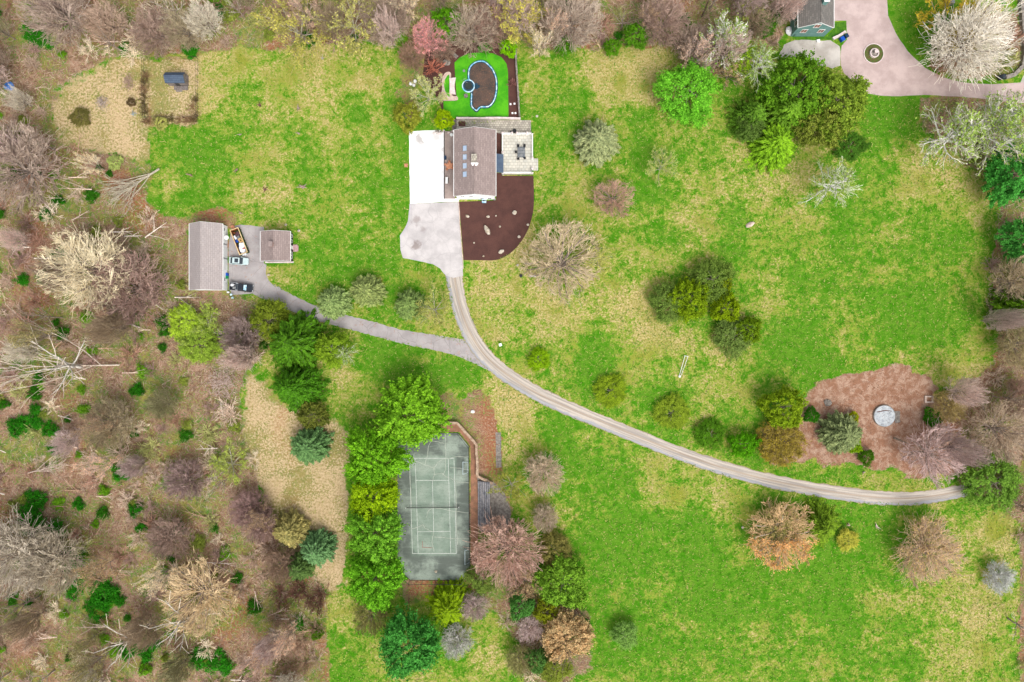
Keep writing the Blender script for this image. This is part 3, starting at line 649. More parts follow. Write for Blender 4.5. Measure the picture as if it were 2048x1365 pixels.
R0 = [(974,461,1.35,.6,.7,'longest pale boulder in the middle of the mulch bed',-1.0),(1029,426,.55,.5,.4,'white rounded boulder in the eastern part of the mulch bed',.4),(935,433,.5,.32,.3,'small tan rock near the driveway edge of the mulch bed',-.5),
 (976,434,.45,.3,.25,'flat broken tan stone in the northern mulch bed',0),(1000,454,.26,.26,.2,'small round white stone right of the longest boulder',0),(1038,474,.4,.38,.3,'grey white stone on the curved edge of the mulch bed',0),
 (1002,504,.7,.5,.4,'tan split boulder at the southern tip of the mulch bed',.6),(948,486,.22,.2,.16,'tiny white stone left below the longest boulder',0),(967,513,.25,.22,.18,'small white stone at the south edge of the mulch bed',0),(1056,450,.33,.3,.2,'pinkish stone on the east edge of the mulch bed',0),(992,432,.2,.2,.15,'tiny pale pebble stone in the north of the mulch bed',0)]
for i, (px, py, a, b, c, l, an) in enumerate(R0): rock(px, py, a, b, c, l, 20+i, 'rock', an)
# stone walls round the pool garden
def wall(name, label, pts, wd, h, m, cat='wall', z=0):
    P = [Vector(p) for p in pl(pts)]; mb = MB(); L, Rr = [], []
    rd = random.Random(len(label))
    fine = []
    for i in range(len(P)-1):
        n = max(1, int((P[i+1]-P[i]).length/.7)); fine += [P[i].lerp(P[i+1], j/n) for j in range(n)]
    fine.append(P[-1])
    for i, p in enumerate(fine):
        d = (fine[min(i+1, len(fine)-1)]-fine[max(i-1, 0)]).normalized(); n = Vector((-d.y, d.x))
        L.append(p + n*(wd/2 + rd.uniform(-.05, .05))); Rr.append(p - n*(wd/2 + rd.uniform(-.05, .05)))
    n = len(fine); hs_ = [h + rd.uniform(-.06, .06) for _ in fine]
    v = [(q.x, q.y, z) for q in L] + [(q.x, q.y, hs_[i]) for i, q in enumerate(L)] + [(q.x, q.y, hs_[i]) for i, q in enumerate(Rr)] + [(q.x, q.y, z) for q in Rr]
    f = []
    for i in range(n-1):
        for k in range(3): f.append((k*n+i, k*n+i+1, (k+1)*n+i+1, (k+1)*n+i))
    f += [(0, n, 2*n, 3*n), (n-1, 4*n-1, 3*n-1, 2*n-1)]
    return tag(mb.add(v, f).build(name, m), label, cat)
wall('stone_wall', 'grey stone wall along the east side of the pool garden', [(1031,88),(1033,140),(1037,200),(1039,234)], .4, .9, M['stone'])
wall('stone_wall', 'low stone wall between pool garden and upper terrace', [(913,238.5),(960,238.5),(1004,238),(1041,239)], .38, .8, M['white_stone'])
wall('stone_wall', 'pale stone retaining wall stepping round the north east of the tennis court', [(876,846),(915,845.5),(953,888),(955,930),(955,951),(985,966)], .6, 1.2, mat('tan_wall_stone', A(205,180,155), A(160,132,110), scale=1.5, fine=5, fa=.5))
wall('stone_wall', 'long grey stone wall beside the road in the far top right corner', [(2037,-30),(2044,60),(2047,110),(2042,135),(2025,152),(2008,157)], .9, .9, M['stone'])
wall('stone_wall', 'low brick edging wall at the teal house planting bed', [(1665,79),(1678,73),(1690,65)], .6, .5, M['white_stone'])
wall('kerb', 'thin pale stone kerb between mulch bed and concrete driveway', [(917.5,404),(920,450),(924,500),(926.5,538)], .18, .14, M['cream'], 'kerb')
def fence(name, label, pts, h, step, m, rails=(.35, .98), r=.035, wires=0, rr=None):
    root = thing(name, label, 'fence'); P = [Vector(p) for p in pl(pts)]
    rail = MB()
    for z in rails: rail.tube([(p.x, p.y, h*z) for p in P], rr or r*.8, 5)
    rail.build('rail', m, root)
    pr = None
    for i in range(len(P)-1):
        d = P[i+1]-P[i]; n = max(1, round(d.length/step))
        for j in range(n + (1 if i == len(P)-2 else 0)):
            q = P[i] + d*j/n
            if pr is None: pr = MB().cyl(0, 0, 0, h*1.04, r, 6).build('post', m, root); o = pr
            else: o = pr.copy(); C.objects.link(o)
            o.location = (q.x, q.y, 0)
    if wires:
        w_ = MB()
        for i in range(len(P)-1):
            d = P[i+1]-P[i]; n = max(2, int(d.length/wires)); u = d.normalized(); nn = Vector((-u.y, u.x))*.006
            for j in range(n):
                q = P[i]+d*(j+.5)/n; w_.add([(q.x-nn.x, q.y-nn.y, .05), (q.x+nn.x, q.y+nn.y, .05), (q.x+nn.x, q.y+nn.y, h*.95), (q.x-nn.x, q.y-nn.y, h*.95)], [(0,1,2,3)])
        w_.build('wire_mesh', m, root)
    return root
fence('iron_fence', 'black iron fence along the south edge of the turf by the pool', [(915,236.5),(960,236.5),(1003,236)], 1.2, 1.2, M['black'], wires=.15)
fence('pen_fence', 'dark wire fence round the pen with the small shed', [(292,238),(290,122),(397,119),(397,238),(292,238)], 1.7, 3, M['dark_metal'], wires=.5)
fence('chain_link_fence', 'tall black chain link fence round the tennis court', [(800,868),(917,866.5),(938.5,893),(939,1000),(941,1138),(924,1161),(820,1161),(806,1146)], 3.0, 3.0, M['black'], rails=(.02, .98), r=.05, wires=.35, rr=.05)
# steps beside the house
def stairs(name, label, x0, x1, y0, y1, n, m, z0, z1, axis='y'):
    root = thing(name, label, 'steps')
    for i in range(n):
        a, b = i/n, (i+1)/n; z = z0 + (z1-z0)*(i+1)/n
        xa, ya = WX(x0), WY(y1); xb, yb = WX(x1), WY(y0)
        mb = MB()
        if axis == 'y': mb.box(xa, ya+(yb-ya)*a, 0, xb, ya+(yb-ya)*b-.06, z)
        else: mb.box(xa+(xb-xa)*a, ya, 0, xa+(xb-xa)*b-.13, yb, z)
        mb.build('step', m, root)
    return root
stairs('garden_steps', 'dark timber garden steps next to the yellow green shrub and the house', 905, 913, 241, 262, 8, M['wood'], .1, 1.1)
M['step_wood'] = mat('grey_step_boards', A(172, 168, 168), A(120, 122, 130), scale=1.2, fine=6, fa=.6)
st = stairs('bleacher_steps', 'broad weathered timber steps east of the tennis court', 956, 981, 962, 1052, 7, M['step_wood'], .3, 1.9, 'x')
for v in st.children:
    for q in v.data.vertices:
        if q.co.y > WY(975): q.co.y -= (0)  # straight north edge kept
for i in range(6):
    x = WX(956) + (i+.5)*(WX(980)-WX(956))/6
# raised dining terrace with white balustrade
def terrace():
    x0, x1, y0, y1 = WX(1003.5), WX(1066), WY(350), WY(269); h = .7
    root = thing('terrace', 'raised flagstone dining terrace with white balustrade east of the house', 'terrace')
    MB().box(x0, y0, 0, x1, y1, h).build('platform', M['flag_light'], root)
    MB().box(x1+.003, WY(342), 0, WX(1076), WY(319), h-.05).build('landing', M['flag_light'], root)
    def rail(a, b):
        n = max(1, int(math.dist(a, b)/.35)); d = ((b[0]-a[0])/n, (b[1]-a[1])/n); hor = abs(d[0]) > abs(d[1])
        wv = (0, .09) if hor else (.09, 0)
        mb = MB().box(min(a[0], b[0])-wv[0], min(a[1], b[1])-wv[1], h+.85, max(a[0], b[0])+wv[0], max(a[1], b[1])+wv[1], h+.97)
        mb.box(min(a[0], b[0])-wv[0]*.6, min(a[1], b[1])-wv[1]*.6, h+.06, max(a[0], b[0])+wv[0]*.6, max(a[1], b[1])+wv[1]*.6, h+.14)
        o = mb.build('handrail', M['white'], root); mb = MB()
        for i in range(n): mb.box(a[0]+d[0]*(i+.5)-.03, a[1]+d[1]*(i+.5)-.03, h+.141, a[0]+d[0]*(i+.5)+.03, a[1]+d[1]*(i+.5)+.03, h+.849)
        mb.build('balusters', M['white'], o)
    e = .2; X0, X1, Y0, Y1 = x0+e, x1-e, y0+e, y1-e
    pts = [(X0, Y1), (WX(1024), Y1), (WX(1054), Y1), (X1, Y1), (X1, WY(320)), (X1, WY(341)), (X1, Y0), (X0, Y0), (X0, WY(309))]
    rail((X0, Y1), (WX(1024), Y1)); rail((WX(1034), Y1), (X1, Y1)); rail((X1, Y1), (X1, WY(320))); rail((X1, WY(341)), (X1, Y0)); rail((X0, Y0), (X1, Y0)); rail((X0, WY(309)), (X0, Y1))
    for x, y in pts + [(WX(1034), Y1)]:
        p = MB().obox(x, y, h+.002, h+1.15, .38, .38).build('newel_post', M['white'], root); MB().obox(x, y, h+1.153, h+1.25, .5, .5, 0, .7).build('post_cap', M['white_stone'], p)
    return h
TH = terrace()
def plant_pot(px, py, z, label):
    r_ = thing('flower_pot', label, 'flower pot', (*W(px, py)[:2], z)); MB().cyl(0, 0, 0, .25, .12, 10, .17).build('pot', M['terracotta'], r_); MB().blob((0, 0, .3), .2, .2, .14, 3, .3).build('plant', M['green_leaf0'], r_)
M['green_leaf0'] = mat('small_plant', A(80, 150, 40), A(50, 110, 20))
plant_pot(1064.5, 271, TH+1.25, 'potted plant on the north east corner post of the dining terrace'); plant_pot(1064.5, 347.5, TH+1.25, 'potted plant on the south east corner post of the dining terrace')
def chair_mesh(root, m, s=1.0):
    MB().box(-.25*s, -.25*s, .4, .25*s, .25*s, .47).build('seat', m, root); MB().box(-.25*s, -.3*s, .472, .25*s, -.24*s, .92).build('backrest', m, root)
    for x in (-.21, .21):
        for y in (-.21, .21): MB().box(x*s-.025, y*s-.025, 0, x*s+.025, y*s+.025, .398).build('leg', m, root)
        MB().box(x*s*1.2-.03, -.24*s, .62, x*s*1.2+.03, .2*s, .66).build('armrest', m, root)
def dup(root, loc, rz_, label=None):
    r = root.copy(); C.objects.link(r); r.location = loc; r.rotation_euler = (0, 0, rz_)
    if label: r['label'] = label
    for ch in list(root.children):
        c = ch.copy(); C.objects.link(c); c.parent = r
        for g in ch.children: d = g.copy(); C.objects.link(d); d.parent = c
    return r
tx, ty = W(1042.5, 308)[:2]
t = thing('patio_table', 'dark metal grid topped dining table in the middle of the raised terrace', 'table', (tx, ty, TH))
mb = MB()
for i in range(9): mb.box(-.8+i*.2-.03, -1.2, .7, -.8+i*.2+.03, 1.2, .73)
for i in range(11): mb.box(-.83, -1.15+i*.23-.03, .732, .83, -1.15+i*.23+.03, .75)
mb.build('tabletop', M['awning'], t)
MB().box(-.9, -1.25, .68, .9, -1.203, .76).box(-.9, 1.203, .68, .9, 1.25, .76).box(-.9, -1.2, .68, -.85, 1.2, .76).box(.85, -1.2, .68, .9, 1.2, .76).build('table_rim', M['dark_metal'], t)
for x in (-.75, .75):
    for y in (-1.1, 1.1): MB().box(x-.04, y-.04, 0, x+.04, y+.04, .679).build('leg', M['dark_metal'], t)
cs = [(-.75, 1.55, PI, 'north west corner'), (.75, 1.55, PI, 'north east corner'), (-1.25, .1, -PI/2, 'west side'), (-.75, -1.5, .2, 'south west corner'), (.8, -1.3, .5, 'south east corner')]
c0 = None
for x, y, a, l in cs:
    lb = 'dark metal chair at the ' + l + ' of the terrace dining table'
    if c0 is None: c0 = thing('patio_chair', lb, 'chair', (tx+x, ty+y, TH), a, 'chairs round the terrace table'); chair_mesh(c0, M['black'])
    else: dup(c0, (tx+x, ty+y, TH), a, lb)
g = thing('fire_pit', 'round black fire bowl on the upper terrace', 'fire bowl', (*W(1029, 263)[:2], .05))
MB().ring(0, 0, .3, .45, .2, .5, 24).build('bowl', M['black'], g); MB().cyl(0, 0, 0, .3, .298, 16).build('base', M['dark_metal'], g)
tag(MB().blob((*W(1022, 265)[:2], .3), .3, .25, .25, 5).build('stool', M['dark_metal']), 'small dark stool left of the round fire bowl', 'stool')
# deck on the west side of the house
struct(MB().box(WX(889.5), WY(398), 0, WX(910), WY(263.5), .3).build('deck', M['deck']))
tag(MB().box(WX(888.5)-.05, WY(398), 0, WX(889.5)-.005, WY(263.5), .42).build('deck_edging', M['dark_wall']), 'dark edging board between white forecourt and brown deck', 'edging')
def round_table(px, py):
    t = thing('round_table', 'round terracotta coloured table on the brown deck', 'table', (*W(px, py)[:2], .3)); MB().cyl(0, 0, .68, .74, .78, 20).build('tabletop', M['terracotta'], t); MB().cyl(0, 0, .05, .679, .1, 8).build('pedestal', M['terracotta'], t); MB().cyl(0, 0, 0, .049, .35, 12).build('foot', M['terracotta'], t)
round_table(899.5, 334)
c1 = None
for i, (a, l) in enumerate(((PI/2, 'north'), (PI/2+1.25, 'north west'), (PI/2+2.5, 'south west'), (-.6, 'south east'), (.45, 'north east'))):
    x, y = W(899.5, 334)[:2]; lb = 'pinkish metal chair at the %s of the round deck table' % l; q = (x+.95*math.cos(a), y+.95*math.sin(a), .3)
    if c1 is None: c1 = thing('deck_chair', lb, 'chair', q, a+PI/2, 'chairs round the deck table'); chair_mesh(c1, M['terracotta'], .9)
    else: dup(c1, q, a+PI/2, lb)
gr = thing('barbecue', 'white barbecue cart on the brown deck', 'barbecue', (*W(894.5, 363.5)[:2], .3)); MB().box(-.28, -.75, .75, .25, .75, 1.05).build('lid', M['white'], gr); MB().box(-.3, -.5, .1, .28, .5, .749).build('cabinet', M['galv'], gr); MB().box(.252, -.6, .7, .42, .6, .9).build('control_panel', M['black'], gr)
tag(MB().obox(*W(891, 317)[:2], .3, .95, .55, .9, 0, .8).build('storage_bin', M['navy']), 'dark navy bin on the deck edge above the barbecue', 'bin')
tag(MB().cyl(*W(903.5, 272)[:2], .3, .9, .32, 16, .38).build('planter', M['white']), 'white round planter at the north end of the deck', 'planter')
ac = thing('air_conditioner', 'pale grey air conditioning unit below the white gable of the house', 'air conditioner', (*W(968.5, 403)[:2], .03))
MB().box(-.5, -.45, 0, .5, .45, .8).build('case', M['tube'], ac); MB().cyl(-.2, 0, .802, .84, .2, 14).build('fan', M['black'], ac); MB().cyl(.22, 0, .802, .84, .18, 14).build('fan', M['black'], ac)
tag(MB().obox(*W(989, 399.5)[:2], .03, .6, .5, .35).build('meter_box', M['galv']), 'small grey meter box at the south east corner of the house', 'meter box')
sx, sy = W(812.5, 332.5)[:2]
t = thing('garden_armchair', 'orange wooden armchair on the grass beside the white forecourt', 'chair', (sx, sy, 0), PI/2); chair_mesh(t, M['terracotta'], 1.5)
for i, (px, py, r, l) in enumerate(((822, 169, .42, 'westernmost'), (830.5, 164, .42, 'northernmost'), (828, 172, .38, 'smallest, southern'))):
    tag(MB().blob((*W(px, py)[:2], .35), r, r, .5, 7+i, .04, 14, 8).build('white_urn', M['white'], None, True), '%s of three rounded white pots on the grass west of the pool' % l, 'pot')
for i in range(9):
    rd = random.Random(i); x, y = W(870+i*4.5, 266+rd.uniform(-4, 2))[:2]
    tag(MB().blob((x, y, .15), .3+rd.random()*.2, .28, .2, i, .25).build('rubble_stone', M['stone'] if i % 2 else M['white_stone']), 'grey rubble stone heaped at the north edge of the white forecourt', 'stone', 'rubble stones by the forecourt')

# ------------------------------------------------------------------ yard objects
def loft(sts, m, name, parent, n=3):
    """sts: list of (x, half width, z0, z1, inset) along the length"""
    v = []; f = []
    for x, hw, z0, z1, ins in sts:
        zc = z0 + (z1-z0)*.6
        v += [(x, -hw*.92, z0), (x, -hw, zc), (x, -hw+ins, z1), (x, hw-ins, z1), (x, hw, zc), (x, hw*.92, z0)]
    for i in range(len(sts)-1):
        for k in range(6):
            k2 = (k+1) % 6; f.append((i*6+k2, i*6+k, (i+1)*6+k, (i+1)*6+k2))
    f.append(tuple(range(6))); e = (len(sts)-1)*6; f.append(tuple(e+k for k in range(5, -1, -1)))
    return MB().add(v, f).build(name, m, parent)
def wheels(root, xs, hw, r=.33):
    for x in xs:
        for s in (-1, 1):
            ty_ = MB().tube([(x, s*(hw-.12), r), (x, s*(hw+.1), r)], r, 16).build('wheel', M['tyre'], root); MB().tube([(x, s*(hw+.101), r), (x, s*(hw+.13), r)], r*.6, 12).build('rim', M['chrome'], ty_)
def car(px, py, a):
    root = thing('parked_car', 'pale silver sedan with dark sunroof parked on the asphalt yard', 'car', (*W(px, py)[:2], .02), a)
    loft([(-2.32, .6, .35, .75, .1), (-2.2, .82, .25, .9, .12), (-1.7, .9, .22, .98, .12), (-.6, .92, .22, .96, .08), (.7, .92, .22, .94, .08), (1.4, .9, .22, .9, .12), (2.05, .84, .25, .78, .14), (2.28, .62, .32, .66, .12)], M['car_silver'], 'body', root)
    loft([(-1.85, .66, .93, .99, .08), (-1.15, .8, .9, 1.38, .2), (-.4, .82, .9, 1.42, .2), (.25, .82, .9, 1.38, .2), (1.05, .72, .88, .95, .06)], M['dark_glass'], 'windows', root)
    loft([(-1.3, .66, 1.34, 1.41, .08), (-.4, .74, 1.38, 1.46, .08), (.42, .68, 1.34, 1.41, .08)], M['car_silver'], 'roof', root)
    MB().box(-.75, -.48, 1.462, .12, .48, 1.475).build('sunroof', M['dark_glass'], root)
    MB().box(-1.86, -.7, .985, -1.84, .7, 1.0).build('boot_seam', M['dark_metal'], root)
    for s in (-1, 1):
        MB().blob((.75, s*1.0, 1.0), .1, .12, .07, 1, .05).build('mirror', M['car_silver'], root)
        MB().blob((2.14, s*.62, .68), .14, .17, .07, 1, .05).build('headlight', M['lamp'], root); MB().blob((-2.24, s*.65, .78), .08, .15, .07, 1, .05).build('tail_light', M['red'], root)
    wheels(root, (-1.4, 1.4), .84)
car(480, 523, R(-3))
def pickup(px, py, a):
    root = thing('pickup_truck', 'black pickup truck with loaded bed parked at the south end of the yard', 'pickup truck', (*W(px, py)[:2], .02), a)
    loft([(-.55, .94, .4, 1.05, .06), (.9, .96, .38, 1.1, .08), (1.3, .95, .38, 1.1, .1), (2.4, .93, .4, 1.04, .12), (2.75, .8, .45, .95, .1)], M['car_black'], 'body', root)
    b = MB().box(-2.75, -.95, .5, -.56, .95, .62).box(-2.75, -.95, .623, -2.66, .95, 1.08).box(-2.655, -.95, .623, -.56, -.87, 1.08).box(-2.655, .87, .623, -.56, .95, 1.08).build('bed', M['car_black'], root)
    MB().box(-2.76, -.96, 1.083, -.6, -.86, 1.12).box(-2.76, .86, 1.083, -.6, .96, 1.12).box(-2.76, -.855, 1.083, -2.65, .855, 1.12).build('bed_rail', M['chrome'], root)
    MB().box(-1.15, -.9, 1.125, -.6, .9, 1.3).build('rear_frame', M['chrome'], root)
    MB().box(-1.08, -.7, 1.303, -.68, .7, 1.33).build('rear_hatch', M['dark_glass'], root)
    loft([(-.56, .82, 1.06, 1.5, .12), (-.3, .84, 1.06, 1.78, .18), (.85, .84, 1.06, 1.78, .18), (1.45, .78, 1.05, 1.14, .06)], M['dark_glass'], 'windows', root)
    loft([(-.42, .62, 1.74, 1.8, .04), (.3, .66, 1.76, 1.85, .04), (.88, .64, 1.74, 1.8, .04)], M['car_black'], 'roof', root)
    MB().add([(.95, -.6, 1.78), (1.42, -.66, 1.17), (1.42, .66, 1.17), (.95, .6, 1.78)], [(0,1,2,3)]).build('windscreen', M['tube'], root)
    for s in (-1, 1):
        MB().blob((1.2, s*1.05, 1.2), .09, .13, .09, 1, .05).build('mirror', M['car_black'], root); MB().box(2.77, s*.62-.18, .7, 2.82, s*.62+.18, .88).build('headlight', M['lamp'], root)
    MB().box(2.78, -.9, .42, 2.92, .9, .6).build('bumper', M['chrome'], root)
    wheels(root, (-1.75, 1.75), .86, .4)
    x, y, z = root.location; ca, sa = math.cos(a), math.sin(a)
    for i, (dx, dy, s, m, l) in enumerate(((-2.1, .35, .5, 'cloth_white', 'white sack in the bed of the black pickup, nearer the tailgate'), (-1.6, -.3, .45, 'galv', 'grey bundle in the bed of the black pickup, nearer the cab'))):
        tag(MB().blob((x+ca*dx-sa*dy, y+sa*dx+ca*dy, .9), s, s*.7, .3, 40+i, .25).build('sack', M[m]), l, 'sack')
pickup(485, 575.5, R(-6))
def dumpster():
    c = [W(465, 463.5), W(481, 457.5), W(500.5, 505.5), W(484, 512.5)]; z0, z1 = .15, 1.5
    cx, cy = sum(p[0] for p in c)/4, sum(p[1] for p in c)/4; a = math.atan2(c[0][1]-c[3][1], c[0][0]-c[3][0]); L = math.dist(c[0], c[3])*.99; Wd = math.dist(c[0], c[1])*.99
    root = thing('dumpster', 'open yellow rimmed dumpster heaped with rubbish on the asphalt yard', 'dumpster', (cx, cy, 0), a); h = Wd/2; l = L/2
    MB().box(-l, -h, z0, l, h, z0+.1).box(-l, -h, z0+.103, l, -h+.08, z1).box(-l, h-.08, z0+.103, l, h, z1).box(-l, -h+.083, z0+.103, -l+.08, h-.083, z1).box(l-.08, -h+.083, z0+.103, l, h-.083, z1).build('body', M['skip_green'], root)
    MB().box(-l+.084, -h+.084, z0+.105, -l+.12, h-.084, z1-.1).box(l-.12, -h+.084, z0+.105, l-.084, h-.084, z1-.1).box(-l+.125, -h+.084, z0+.105, l-.125, -h+.12, z1-.1).box(-l+.125, h-.12, z0+.105, l-.125, h-.084, z1-.1).build('rusty_lining', M['rust'], root)
    MB().box(-l-.05, -h-.05, z1+.002, l+.05, -h+.12, z1+.1).box(-l-.05, h-.12, z1+.002, l+.05, h+.05, z1+.1).box(-l-.05, -h+.123, z1+.002, -l+.1, h-.123, z1+.1).box(l-.1, -h+.123, z1+.002, l+.05, h-.123, z1+.1).build('rim', M['skip_rim'], root)
    for i in range(9):
        x = -l+.4+i*(L-.8)/8
        for s in (-1, 1): MB().box(x-.05, s*(h+.05)-.045, z0, x+.05, s*(h+.05)+.045, z1-.01).build('side_rib', M['skip_green'], root)
    rd = random.Random(4); ca, sa = math.cos(a), math.sin(a)
    J = [(-.85*l, 0, 'cloth_white', 1.2, .9, 'white boards at the south end of the dumpster'), (-.6*l, .3, 'cloth_white', 1.0, .6, 'crumpled white sheet in the southern half of the dumpster'), (-.6*l, -.45, 'red', .5, .3, 'red object at the east edge inside the dumpster'), (-.35*l, -.2, 'cloth_white', 1.1, 1.0, 'big white panel in the middle of the dumpster'), (-.3*l, .55, 'navy', .35, .4, 'small navy bag among the white panels in the dumpster'),
         (.05*l, -.35, 'yellow_wood', .9, .7, 'pale wooden crate in the middle of the dumpster'), (.12*l, .55, 'blue', .6, .6, 'blue bag at the west side inside the dumpster'), (.35*l, 0, 'galv', .8, .7, 'grey scrap in the northern half of the dumpster'), (.6*l, -.1, 'purple', .9, .9, 'faded purple cushions near the north end of the dumpster'), (.4*l, .6, 'cloth_white', .8, .4, 'narrow white board along the west side of the dumpster'), (.78*l, .5, 'rust', .5, .3, 'rusty scrap at the north end of the dumpster')]
    for i, (x, y, m, sx_, sy_, lb) in enumerate(J):
        mb = MB(); X_, Y_ = cx+ca*x-sa*y, cy+sa*x+ca*y
        if m in ('cloth_white', 'yellow_wood'):
            mb.obox(X_, Y_, .3, 1.15+.05*i % .35, sx_*1.25, sy_*1.3, a+rd.uniform(-.35, .35), .9); mb.obox(X_+.1, Y_, .3, 1.3+.02*i, sx_*.6, sy_*.5, a+rd.uniform(-1, 1), .8)
        else: mb.blob((X_, Y_, .85), sx_*.6, sy_*.6, .55, i, .3)
        tag(mb.build('rubbish', M[m]), lb, 'rubbish')
dumpster()
def bin_(px, py, m, label, a=0, s=1.0):
    b = thing('wheelie_bin', label, 'bin', (*W(px, py)[:2], .02), a); MB().obox(0, 0, 0, .95, .5*s, .6*s, 0, 1.15).build('body', M[m], b); MB().obox(0, 0, .953, 1.05, .64*s, .76*s, 0, .85).build('lid', M[m], b); MB().tube([(-.3*s, -.3*s, .9), (-.3*s, .3*s, .9)], .03).build('handle', M['black'], b)
bin_(456, 550, 'blue', 'blue bin against the white garage wall, next to a green one'); bin_(456, 555.5, 'green_plastic', 'green bin against the white garage wall, next to a blue one')
bin_(1682, 81, 'blue', 'blue bin beside the teal house planting bed', .5, 1.5); bin_(1690, 75, 'navy', 'dark navy bin beside the blue one at the planting bed', .5, 1.3)
sd = thing('satellite_dish', 'white dish on a pole beside the garage wall', 'dish', (*W(459, 478)[:2], 0)); MB().cyl(0, 0, 0, 1.6, .05, 8).build('pole', M['galv'], sd); MB().tube([(0, 0, 1.6), (.02, 0, 1.7), (.04, 0, 1.85)], [.12, .38, .5], 20).build('dish', M['white'], sd)
tag(MB().ring(*W(466.5, 455.5)[:2], .3, .48, 0, .45, 20).cyl(*W(466.5, 455.5)[:2], 0, .35, .298, 16).build('plant_tub', M['terracotta']), 'round terracotta tub north of the dumpster', 'tub')
for i, (px, py, l) in enumerate(((457, 585, 'northern'), (463.5, 589.5, 'middle'), (466, 596, 'southern'))):
    tag(MB().blob((*W(px, py)[:2], .25), .35, .28, .3, 60+i, .2).build('blue_bag', M['tube'] if i else M['cloth_white']), '%s of three small pale blue bags south of the black pickup' % l, 'bag')
tag(MB().blob((*W(22, 175)[:2], .6), 1.1, .9, .5, 77, .3).build('tarp', M['tarp']), 'crumpled bright blue tarpaulin in the woods at the left edge', 'tarpaulin')

